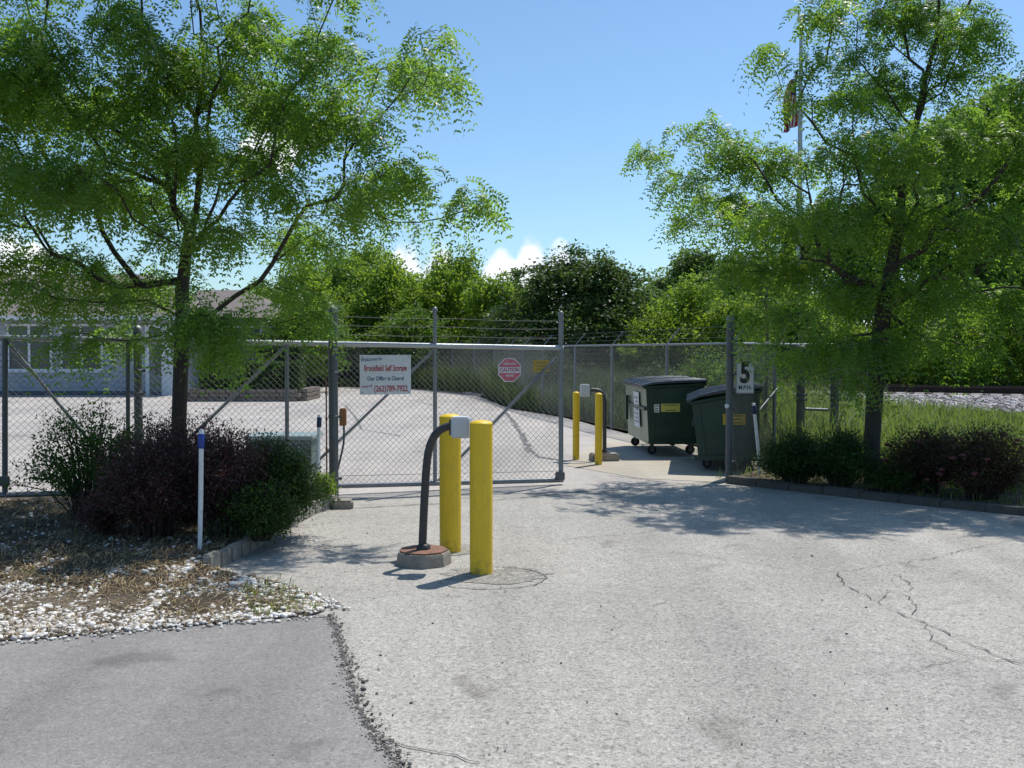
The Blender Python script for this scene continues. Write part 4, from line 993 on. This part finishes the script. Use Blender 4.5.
# ------------------------------------------------------------ lettering and signs
def text(s, size, mat, parent, loc, rot, name='lettering', sx=1.0, bold=.0, align='CENTER', shear=0.0, ext=.0008):
    cu = bpy.data.curves.new('tmp', 'FONT'); cu.body = s; cu.size = size; cu.align_x = align; cu.align_y = 'CENTER'; cu.extrude = ext; cu.offset = bold; cu.shear = shear
    t = bpy.data.objects.new('tmp', cu); C.objects.link(t)
    dg = bpy.context.evaluated_depsgraph_get(); dg.update(); me = bpy.data.meshes.new_from_object(t.evaluated_get(dg)); bpy.data.objects.remove(t)
    me.name = name; me.materials.clear(); o = link(name, me, mat, parent); o.location = loc; o.rotation_euler = rot; o.scale = (sx, 1, 1); return o
ga = math.atan2(gd.y, gd.x); RS = (PI/2, 0, 0)
def signroot(name, label, p, rz): return thing(name, label, 'sign', p, rz)
p = onG(385.5, 374.7, .045); S = signroot('notice_sign', 'white rectangular storage company sign with red and blue lettering on the gate', p, ga)
sc = (onG(411, 375).xy-onG(360, 375).xy).length; hh = Z(355, p.y)-Z(394.5, p.y)
q = MB(); q.box((0,0,0), (sc, .006, hh), bev=.002); q.build('sign_panel', M['signwhite'], S)
yo = -.0045
text('Welcome to', .062, M['signblue'], S, (-sc*.28, yo, hh*.39), (PI/2, -.08, 0), bold=.0008, shear=.25, sx=.8)
text('Brookfield Self Storage', .098, M['signred'], S, (0, yo, hh*.16), RS, bold=.0022, sx=.565)
text('Our Office is Closed', .066, M['signblue'], S, (0, yo, -hh*.10), RS, bold=.0018, sx=.78)
text('Please call', .038, M['signred'], S, (-sc*.36, yo, -hh*.29), (PI/2, -.14, 0), bold=.0004, sx=.8)
text('(262)789-7922', .10, M['signred'], S, (sc*.105, yo, -hh*.36), RS, bold=.0022, sx=.68)
for dx in (-.45, .45):
    for dz in (-.45, .45):
        q = MB(); q.box((0,0,0), (.014,.004,.014), bev=.001); b_ = q.build('fastener', M['galv'], S); b_.location = (dx*sc, -.005, dz*hh)
p = onG(509.5, 370, .045); S = signroot('caution_sign', 'faded red and white octagonal caution sign on the gate', p, ga); R8 = .158
def ngon(R, n, th, rot): return [(R*math.cos(2*PI*i/n+rot), R*math.sin(2*PI*i/n+rot)) for i in range(n)]
def plate(R, n, y0, y1, mat, name, par, rot=PI/8, clip=None):
    pr = ngon(R, n, 0, rot); q = MB(); v = [(x, y0, z) for x, z in pr]+[(x, y1, z) for x, z in pr]
    q.add(v, [tuple(range(n)), tuple(range(2*n-1, n-1, -1))]+[(i, i+n, (i+1) % n+n, (i+1) % n) for i in range(n)]); return q.build(name, mat, par)
plate(R8, 8, -.003, .003, M['signwhite'], 'sign_panel', S); plate(R8*.93, 8, -.0055, -.0035, M['fadedred'], 'red_face', S)
q = MB(); q.box((0,-.007,.0), (R8*1.7,.002,.07)); q.build('white_band', M['signwhite'], S)
text('CAUTION', .062, M['signred'], S, (0,-.0095,0), RS, bold=.0015, sx=.9)
text('THIS GATE', .034, M['signwhite'], S, (0,-.0065,.075), RS, bold=.0008); text('MOVES', .034, M['signwhite'], S, (0,-.0065,-.07), RS, bold=.0008)
for dx in (-.13, .13):
    q = MB(); q.box((dx,-.0045,.0), (.012,.006,.012)); q.build('fastener', M['galv'], S)
p = onG(541, 366, -.05); S = signroot('warning_sign', 'small dull yellow sign behind the gate mesh, right of the octagonal sign', p, ga)
q = MB(); q.box((0,0,0), (.21,.005,.15), bev=.002); q.build('sign_panel', M['fadedyellow'], S)
q = MB()
for i in range(3): q.box((0,-.0045,.04-.04*i), (.15-.03*(i%2),.002,.012))
q.build('print_lines', simple('faded_print', (.25,.17,.03), .6), S)
p = D(745, 378, 12.98); S = signroot('speed_sign', 'small upright white speed limit sign reading 5 MPH on the fence', p, .05)
q = MB(); q.box((0,0,0), (.238,.004,.40), bev=.0018); q.build('sign_panel', simple('dim_sign_sheet', (.70,.70,.68), .5, var=.08), S)
text('5', .36, M['signblack'], S, (0, -.0035, .055), RS, bold=.014, sx=.76)
text('M.P.H.', .075, M['signblack'], S, (0, -.0035, -.125), RS, bold=.0025, sx=.88)
q = MB()
for sx_, sz_, w_, h_ in ((0, .194, .226, .004), (0, -.194, .226, .004), (.113, 0, .004, .384), (-.113, 0, .004, .384)): q.box((sx_, -.003, sz_), (w_, .002, h_))
q.build('border', M['signblack'], S)

# ------------------------------------------------------------ dumpsters
def dumpster(loc, rz, W, L, zb, hf, hb, label, flat, kind):
    """low front faces -x; W along x, L along y, one corner nearest camera at origin"""
    o = thing('dumpster', label, 'dumpster', loc, rz, 'green dumpsters')
    t = .10 if kind else .05   # the front leans
    v = [(t, 0, zb), (W, 0, zb), (W, L, zb), (t, L, zb), (0, 0, hf), (W, 0, hb), (W, L, hb), (0, L, hf)]
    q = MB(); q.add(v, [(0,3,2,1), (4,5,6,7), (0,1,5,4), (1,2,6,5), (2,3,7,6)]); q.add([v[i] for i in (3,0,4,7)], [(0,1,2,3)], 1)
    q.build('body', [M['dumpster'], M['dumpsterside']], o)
    q = MB()   # rim and ribs
    q.tube([(-.015,-.015,hf), (W+.015,-.015,hb)], .028, 6); q.tube([(-.015,-.015,hf), (-.015,L+.015,hf)], .028, 6); q.tube([(W+.015,-.015,hb), (W+.015,L+.015,hb)], .028, 6)
    for yy in (-.012,): q.box((W*.5, yy, zb+.04), (W-.08, .03, .07), bev=.006)
    q.box((W*.97, -.014, (zb+hb)/2), (.05, .035, hb-zb-.06), bev=.006); q.box((W*.09+t*.5, -.012, (zb+hf)/2), (.05, .03, hf-zb-.1), M4=Matrix.Rotation(-math.atan2(t, hf-zb), 4, 'Y'), bev=.006)
    q.box((t*.35-.02, L*.5, zb+(hf-zb)*.62), (.03, L-.1, .06), bev=.006)
    q.build('reinforcing_ribs', M['dumpster'], o)
    for yy in ((.86,) if flat else ()): q = MB(); q.box((-.025, L*yy, zb+(hf-zb)*.55), (.05, .10, .42), bev=.006); q.build('lift_bracket', M['dumpster'], o)
    dz = hb-hf; sl = math.atan2(dz, W)
    for k in range(2):
        y0 = -.05+k*(L/2+.03); l = L/2+.02; q = MB(); n = 6; vs = []; th = .035
        for i in range(n+1):
            u = i/n; x_ = -.07+(W+.12)*u; z_ = hf+dz*u+.035+math.sin(u*PI)*(.035 if not flat else .012)+(.012*k if flat else 0)
            if i == 0: z_ -= .03
            vs += [(x_, y0, z_), (x_, y0+l, z_+.0), (x_, y0, z_+th), (x_, y0+l, z_+th)]
        fs = [(0,2,3,1), (4*n, 4*n+1, 4*n+3, 4*n+2)]
        for i in range(n): a = 4*i; fs += [(a+2, a+6, a+7, a+3), (a, a+1, a+5, a+4), (a, a+4, a+6, a+2), (a+1, a+3, a+7, a+5)]
        q.add(vs, fs)
        for j in (.2, .5, .8):
            for i in range(n):
                a = Vector(vs[4*i+2]).lerp(Vector(vs[4*i+3]), j); b = Vector(vs[4*i+6]).lerp(Vector(vs[4*i+7]), j); q.tube([a, b], .014, 4)
        ld = q.build('lid', M['lid'], o)
        q = MB(); q.tube([(W+.02, y0+.05, hb+.02), (W+.02, y0+l-.05, hb+.02)], .018, 8); q.build('hinge', M['galvdark'], o)
    for (wx, wy) in ((t+.12, .38), (W-.14, .38), (t+.10, L-.12), (W-.12, L-.12)):
        q = MB(); R_ = min(.075, zb*.45); cz = R_+.005
        q.tube([(wx, wy-.04, cz), (wx, wy, cz)], R_, 18); w = q.build('wheel', M['rubber'], o)
        q = MB(); q.tube([(wx, wy-.046, cz), (wx, wy+.006, cz)], R_*.5, 12); q.build('hub', M['galvdark'], w)
        q = MB()
        for sx_ in (-.052, .012): q.box((wx, wy+sx_, (cz+zb)/2), (.05, .006, zb-cz+.02))
        q.box((wx, wy, zb-.006), (.1, .1, .01)); q.build('caster', M['galvdark'], w)
    return o, t
d1_ = D(650, 444, 15.9); zb = .2
o, t = dumpster((d1_.x-.09, 15.75, 0.01), .05, .93, 1.95, .20, 1.10, 1.15, 'dark green dumpster with flat black lids, the rear one with reflected sheen painted on its side', True, 0)
def label_(parent, c, w, h, mat, lines, lm, rz=0, name='sticker', n=(0,-1,0)):
    q = MB(); q.box(c, (w, .004, h), rz); s = q.build(name, mat, parent); q = MB()
    R = Matrix.Rotation(rz, 3, 'Z')
    for i in range(lines): q.box(Vector(c)+R @ Vector((0,-.003,h*.32-h*.64*i/max(1, lines-1))), (w*(.75-.2*(i % 2)), .002, h*.09), rz)
    q.build('print_lines', lm, s); return s
label_(o, (.17, -.016, .77), .085, .13, M['white'], 3, M['signblack']); label_(o, (.39, -.016, .78), .30, .13, M['paleyellow'], 2, M['dumpster'])
# tall white notice on the long side
q = MB(); L_ = .5; q.add([(-.006+.02*.5, .55, .42), (-.006+.02*.5, 1.05, .42), (-.03+.012, 1.05, 1.0), (-.03+.012, .55, 1.0)], [(0,1,2,3)]); nt_ = q.build('notice', M['signwhite'], o)
q = MB()
for i in range(7): z_ = .5+.065*i; x_ = -.003-.02*((z_-.42)/.58)+.001; q.add([(x_-.004, .62, z_), (x_-.004, .98-.1*(i % 2), z_), (x_-.006, .98-.1*(i % 2), z_+.025), (x_-.006, .62, z_+.025)], [(0,1,2,3)])
q.build('print_lines', simple('notice_print', (.32,.33,.34), .6), nt_)
d2_ = D(692, 466, 13.9)
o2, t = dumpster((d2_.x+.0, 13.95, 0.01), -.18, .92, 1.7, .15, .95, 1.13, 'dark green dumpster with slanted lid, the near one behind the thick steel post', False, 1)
label_(o2, (.58, -.02, .73), .31, .15, M['fadedyellow'], 3, M['dumpster'])

# ------------------------------------------------------------ building
BY = 37.6
def bx(px, y=BY): return X(px, y)
B = thing('office_building', 'low pale blue office building with white framed windows and brown shingle roof', 'building', (bx(100), BY, 0)); BO = Vector(B.location)
xl, xr = bx(0)-14, bx(172); zt = Z(319, BY)
q = MB(); 
q.box(((xl+xr)/2-BO.x, 4.0, zt/2), (xr-xl, 8.0, zt)); nb = 14
for i in range(nb): q.box(((xl+xr)/2-BO.x, -.012, .1+i*(zt-.1)/nb+(zt-.1)/nb/2), (xr-xl, .03, (zt-.1)/nb-.018), M4=Matrix.Rotation(.0, 4, 'X'))
q.build('wall', M['siding'], B)
q = MB(); q.box(((xl+xr)/2-BO.x, -.03, .08), (xr-xl+.02, .06, .16)); q.build('base_strip', M['sidingdark'], B)
zr = Z(274, BY+4)
xr2 = bx(250)
q = MB(); v = [(xl-BO.x-.5, -.7, zt-.03), (xr-BO.x+.9, -.7, zt-.03), (xr-BO.x+.9, 8.6, zt-.03), (xl-BO.x-.5, 8.6, zt-.03), (xl-BO.x+3, 4, zr), (xr-BO.x-2.4, 4, zr)]
q.add(v, [(0,1,5,4), (1,2,5), (2,3,4,5), (3,0,4), (3,2,1,0)]); q.build('roof', M['roof'], B)
q = MB(); q.box(((xl+xr)/2-BO.x+.2, -.73, zt+.02), (xr-xl+1.4, .05, .16)); q.build('fascia', M['trim'], B)
def window(px0, px1, py0, py1, mull, par, y=BY):
    x0, x1, z0, z1 = bx(px0, y)-BO.x, bx(px1, y)-BO.x, Z(py1, y), Z(py0, y); yy = y-BY-.05
    fr_ = MB(); w = .09
    fr_.box(((x0+x1)/2, yy, z0), (x1-x0+w*2, .08, w)); fr_.box(((x0+x1)/2, yy, z1), (x1-x0+w*2, .08, w))
    for x_ in [x0-.0, x1+.0]: fr_.box((x_, yy+.002, (z0+z1)/2), (w, .08, z1-z0-w))
    for x_ in mull: fr_.box((bx(x_, y)-BO.x, yy+.004, (z0+z1)/2), (w, .07, z1-z0-w))
    fr_.box(((x0+x1)/2, yy-.03, z0-.07), (x1-x0+.3, .12, .04))
    f_ = fr_.build('window', M['trim'], par); g_ = MB(); g_.box(((x0+x1)/2, yy+.02, (z0+z1)/2), (x1-x0, .02, z1-z0)); g_.build('pane', M['glass'], f_)
window(9, 52, 325, 370, (30,), B); window(62, 102.5, 325, 370, (82,), B); window(-80, -20, 325, 370, (-50,), B)
def door(px0, px1, par):
    x0, x1 = bx(px0)-BO.x, bx(px1)-BO.x; z1 = Z(325, BY); q = MB(); yy = -.06; zm = Z(340, BY)
    q.box((x0, yy, z1/2), (.14, .1, z1)); q.box((x1+.18, yy, z1/2), (.42, .1, z1)); q.box(((x0+x1)/2, yy+.002, z1-.05), (x1-x0-.14, .1, .12)); q.box(((x0+x1)/2, yy+.002, zm), (x1-x0-.14, .1, .09))
    q.build('door_frame', M['trim'], par)
    q = MB(); q.box(((x0+x1)/2, -.045, zm/2+.05), (x1-x0-.14, .04, zm-.15)); d_ = q.build('door', M['doorgreen'], par)
    q = MB(); q.box(((x0+x1)/2+.1, -.075, zm*.62), (.3, .02, zm*.45)); q.build('pane', M['glass'], d_)
    q = MB(); q.box((x0+.16, -.09, 1.0), (.03, .05, .14)); q.build('handle', M['galvdark'], d_)
    q = MB(); q.box(((x0+x1)/2, -.045, (zm+z1)/2), (x1-x0-.14, .03, z1-zm-.12)); q.build('transom', M['glass'], par)
door(148, 163, B)
# darker wing set back
WY = 41.5; W_ = thing('building_wing', 'dark grey low building wing behind the clipped hedges', 'building', (bx(230, WY), WY, 0)); WO = Vector(W_.location)
x0, x1 = bx(172, WY), bx(284, WY); zt2 = Z(318, WY)
q = MB(); q.box(((x0+x1)/2-WO.x, 3.5, zt2/2), (x1-x0, 7, zt2))
for i in range(12): q.box(((x0+x1)/2-WO.x, -.012, .1+i*(zt2-.1)/12+(zt2-.1)/24), (x1-x0, .03, (zt2-.1)/12-.02))
q.build('wall', M['sidingdark'], W_)
q = MB(); zr2 = Z(290, WY+3.5); v = [(x0-WO.x-.0, -.6, zt2), (x1-WO.x+.5, -.6, zt2), (x1-WO.x+.5, 7.5, zt2), (x0-WO.x, 7.5, zt2), (x0-WO.x, 3.5, zr2), (x1-WO.x-2.6, 3.5, zr2)]
q.add(v, [(0,1,5,4), (1,2,5), (2,3,4,5), (3,0,4), (3,2,1,0)]); q.build('roof', M['roof'], W_)
q = MB(); zz = Z(341, WY); q.box((bx(240, WY)-WO.x, -.06, zz), (3.3, .08, .09)); q.build('trim_strip', M['trim'], W_)
q = MB(); q.box((bx(255, WY)-WO.x, -.06, Z(327, WY)), (2.6, .08, .05)); q.build('trim_strip', M['trim'], W_)
p = D(264, 330, WY-.1); S = signroot('wall_notice', 'tiny pale square notice on the dark building wing', p, 0); q = MB(); q.box((0,0,0), (.34,.02,.40), bev=.005); q.build('sign_panel', M['signwhite'], S)
q = MB(); q.box((0,-.013,.02), (.16,.004,.2)); q.build('symbol', M['signblue'], S)
# planter wall and hedges
HY = 32.9; xa, xb = X(178, HY), X(299, HY)
q = MB(); zz = Z(389, HY); hw = thing('planter_wall', 'low block planter wall holding the clipped hedges', 'garden wall', ((xa+xb)/2, HY, 0)); cx_ = (xa+xb)/2
rows_ = 3
for r_i in range(rows_):
    n = 12; ww = (xb-xa)/n
    for i in range(n): q.box((xa-cx_+ww*(i+.5)+(.5*ww if r_i % 2 else 0)*.6-.1, .15, zz*(r_i+.5)/rows_), (ww-.02, .3, zz/rows_-.012), bev=.012)
    for i in range(7): q.box((xb-cx_+.05, .3+.33*(i+.5), zz*(r_i+.5)/rows_+.001), (.3, .31, zz/rows_-.012), bev=.012)
q.build('blocks', M['block'], hw)
q = MB(); q.box((0, 1.45, zz*.45), (xb-xa, 2.2, zz*.9)); q.build('soil', M['mulch'], hw)
def hedgebox(x0, x1, y0, y1, z0, z1, n, label, seed):
    rr = np.random.default_rng(seed); o = thing('clipped_hedge', label, 'hedge', ((x0+x1)/2, (y0+y1)/2, z0)); O = np.array(o.location)
    u = rr.uniform(size=(n,3)); f = rr.integers(0, 4, n); u[f==0, 1] = rr.uniform(0,.06,(f==0).sum()); u[f==1, 2] = rr.uniform(.9,1,(f==1).sum()); u[f==2, 0] = rr.uniform(.95,1,(f==2).sum())
    p = np.array([x0,y0,z0])+u*np.array([x1-x0,y1-y0,z1-z0])+rr.normal(scale=.025,size=(n,3))-O
    L = rr.uniform(.06,.1,n); npmesh('foliage', leafquads(p, rr.normal(size=(n,3))+np.array([0,-.3,.3]), rr.normal(size=(n,3))+np.array([0,-.5,.5]), L, L*.55), 4, M['hedge'], o)
    q = MB(); q.box((0,0,(z1-z0)*.45), (x1-x0-.25, y1-y0-.25, (z1-z0)*.86)); q.build('branches', M['bark'], o)
hedgebox(X(195, HY), X(297, HY), HY+.25, HY+1.15, zz*.9, Z(363, HY), 16000, 'long clipped dark green hedge on the block planter wall', 201)
hedgebox(X(256, 34.8), X(300, 34.8), 34.6, 35.5, zz*.9, Z(346, 34.8), 8000, 'taller clipped hedge block behind the long hedge', 202)

# ------------------------------------------------------------ flagpole
fp = D(798, 350, 45); H = Z(24, 45); o = thing('flagpole', 'tall pale flagpole with ball top behind the right tree', 'flagpole', (fp.x, 45, 0))
q = MB(); q.tube([(0,0,0), (0,0,H*.5), (0,0,H)], [.15, .12, .07], 14); q.build('pole', M['galvbright'], o)
q = MB(); q.lathe((0,0,H), [(.07, 0), (.05,.06), (.14,.1), (.19,.2), (.19,.3), (.13,.4), (.04,.44)], 14); q.build('ball', M['white'], o)
q = MB(); q.box((0,0,H*.985), (.22,.22,.12), bev=.02); q.build('truck_cap', M['galvdark'], o)
z1 = Z(70, 45); z0 = Z(125, 45); fl_ = MB(); nx, nz = 26, 16
F0 = thing('flag', 'limp red white and blue flag hanging folded on the tall flagpole', 'flag', (fp.x, 45, z0))
vs = []; fs = []; mi = []
for j in range(nz+1):
    w = j/nz; z = (z1-z0)*(1-w)
    for i in range(nx+1):
        u = i/nx; width = .35+.42*math.sin(min(1, w*1.15)*PI*.75); x_ = -.1-u*width-.08*math.sin(u*9+w*4); y_ = .17*math.sin(u*22+w*2.5)*(.3+.7*u)
        vs.append((x_, y_, z-u*.55*(1-w*.3)+.0))
for j in range(nz):
    for i in range(nx):
        a = j*(nx+1)+i; st_ = (i*13//nx+j//3) % 2; mm = 2 if (j < 6 and i < 13) else (0 if ((i//2) % 2 == 0) else 1)
        fl_.add([vs[a], vs[a+1], vs[a+nx+2], vs[a+nx+1]], [(0,1,2,3)], mm, True)
c_ = fl_.build('cloth', [M['flagred'], M['flagwhite'], M['flagblue']], F0)

# ------------------------------------------------------------ camera, light, sky
cam = bpy.data.cameras.new('camera'); co = bpy.data.objects.new('camera', cam); C.objects.link(co)
cam.sensor_width = 36; cam.lens = 36*F/1024; cam.clip_start = .05; cam.clip_end = 3000
co.location = (0, 0, CAMZ); co.rotation_euler = (PI/2-PITCH, 0, 0); bpy.context.scene.camera = co
AZ, EL = math.radians(40), math.radians(63.5)
sd = Vector((math.sin(AZ)*math.cos(EL), math.cos(AZ)*math.cos(EL), math.sin(EL)))
sun = bpy.data.lights.new('sun', 'SUN'); so = bpy.data.objects.new('sun', sun); C.objects.link(so)
sun.energy = 4.2; sun.angle = math.radians(.55); sun.color = (1.0, .96, .9); so.rotation_euler = sd.to_track_quat('Z', 'Y').to_euler()
sc_ = bpy.context.scene; wd = bpy.data.worlds.new('World'); sc_.world = wd; wd.use_nodes = True; nt = wd.node_tree; nt.nodes.clear()
out = nt.nodes.new('ShaderNodeOutputWorld'); bg = nt.nodes.new('ShaderNodeBackground'); sky = nt.nodes.new('ShaderNodeTexSky')
sky.sky_type = 'NISHITA'; sky.sun_disc = False; sky.sun_elevation = EL; sky.sun_rotation = AZ; sky.air_density = 1.0; sky.dust_density = .6; sky.ozone_density = 2.2
bg.inputs[1].default_value = .11
tc = nt.nodes.new('ShaderNodeTexCoord'); sx = nt.nodes.new('ShaderNodeSeparateXYZ'); nt.links.new(tc.outputs['Generated'], sx.inputs[0])
def mth(op, a, b=None, c=None, clamp=False):
    n = nt.nodes.new('ShaderNodeMath'); n.operation = op; n.use_clamp = clamp
    for i, v in enumerate((a, b, c)):
        if v is None: continue
        if isinstance(v, (int, float)): n.inputs[i].default_value = v
        else: nt.links.new(v, n.inputs[i])
    return n.outputs[0]
ymax = mth('MAXIMUM', sx.outputs[1], .02); u = mth('DIVIDE', sx.outputs[0], ymax); v = mth('DIVIDE', sx.outputs[2], ymax)
def lump(u0, w, h, base=0.0):
    d = mth('DIVIDE', mth('SUBTRACT', u, u0), w); return mth('MULTIPLY', mth('EXPONENT', mth('MULTIPLY', mth('POWER', mth('ABSOLUTE', d), 2.6), -.8)), h)
top = None
for u0, w, h in ((-.106, .030, .112), (-.074, .026, .110), (-.045, .024, .08), (.020, .026, .119), (-.012, .032, .104), (.046, .026, .112), (.072, .024, .102), (.30, .10, .05), (-.50, .09, .118), (-.24, .05, .05)):
    l = lump(u0, w, h); top = l if top is None else mth('MAXIMUM', top, l)
cn = nt.nodes.new('ShaderNodeTexNoise'); cn.inputs['Scale'].default_value = 42; cn.inputs['Detail'].default_value = 7; cn.inputs['Roughness'].default_value = .58; nt.links.new(tc.outputs['Generated'], cn.inputs['Vector'])
cv = mth('SUBTRACT', mth('ADD', top, mth('MULTIPLY', mth('SUBTRACT', cn.outputs['Fac'], .5), .04)), v)
m1 = mth('MULTIPLY', cv, 55.0, clamp=True)
# high small clouds glimpsed through the left tree
e1 = mth('ADD', mth('POWER', mth('DIVIDE', mth('SUBTRACT', u, -.235), .035), 2.0), mth('POWER', mth('DIVIDE', mth('SUBTRACT', v, .205), .03), 2.0))
cn2 = mth('MULTIPLY', mth('SUBTRACT', cn.outputs['Fac'], .5), 3.0)
m2 = mth('MULTIPLY', mth('SUBTRACT', mth('ADD', 1.0, cn2), e1), 3.0, clamp=True)
front = mth('GREATER_THAN', sx.outputs[1], .05)
mask = mth('MULTIPLY', mth('MAXIMUM', m1, m2), front)
cr = nt.nodes.new('ShaderNodeValToRGB'); cr.color_ramp.elements[0].position = .38; cr.color_ramp.elements[0].color = (6.6, 7.4, 8.6, 1); cr.color_ramp.elements[1].position = .62; cr.color_ramp.elements[1].color = (10.5, 10.6, 10.8, 1)
nt.links.new(cn.outputs['Fac'], cr.inputs[0])
mx = nt.nodes.new('ShaderNodeMix'); mx.data_type = 'RGBA'; nt.links.new(mask, mx.inputs[0]); tint = nt.nodes.new('ShaderNodeMix'); tint.data_type = 'RGBA'; tint.blend_type = 'MULTIPLY'; tint.inputs[0].default_value = 1; tint.inputs[7].default_value = (.88, 1.08, 1.19, 1); nt.links.new(sky.outputs[0], tint.inputs[6]); nt.links.new(tint.outputs[2], mx.inputs[6]); nt.links.new(cr.outputs[0], mx.inputs[7])
nt.links.new(mx.outputs[2], bg.inputs[0]); nt.links.new(bg.outputs[0], out.inputs[0])
vs_ = sc_.view_settings; vs_.view_transform = 'Standard'; vs_.look = 'None'; vs_.exposure = 0.2; vs_.gamma = 1.0
sc_.cycles.max_bounces = 8; sc_.cycles.transparent_max_bounces = 8; sc_.cycles.use_denoising = True
print('DONE polys', sum(len(o.data.polygons) for o in sc_.objects if o.type == 'MESH'))
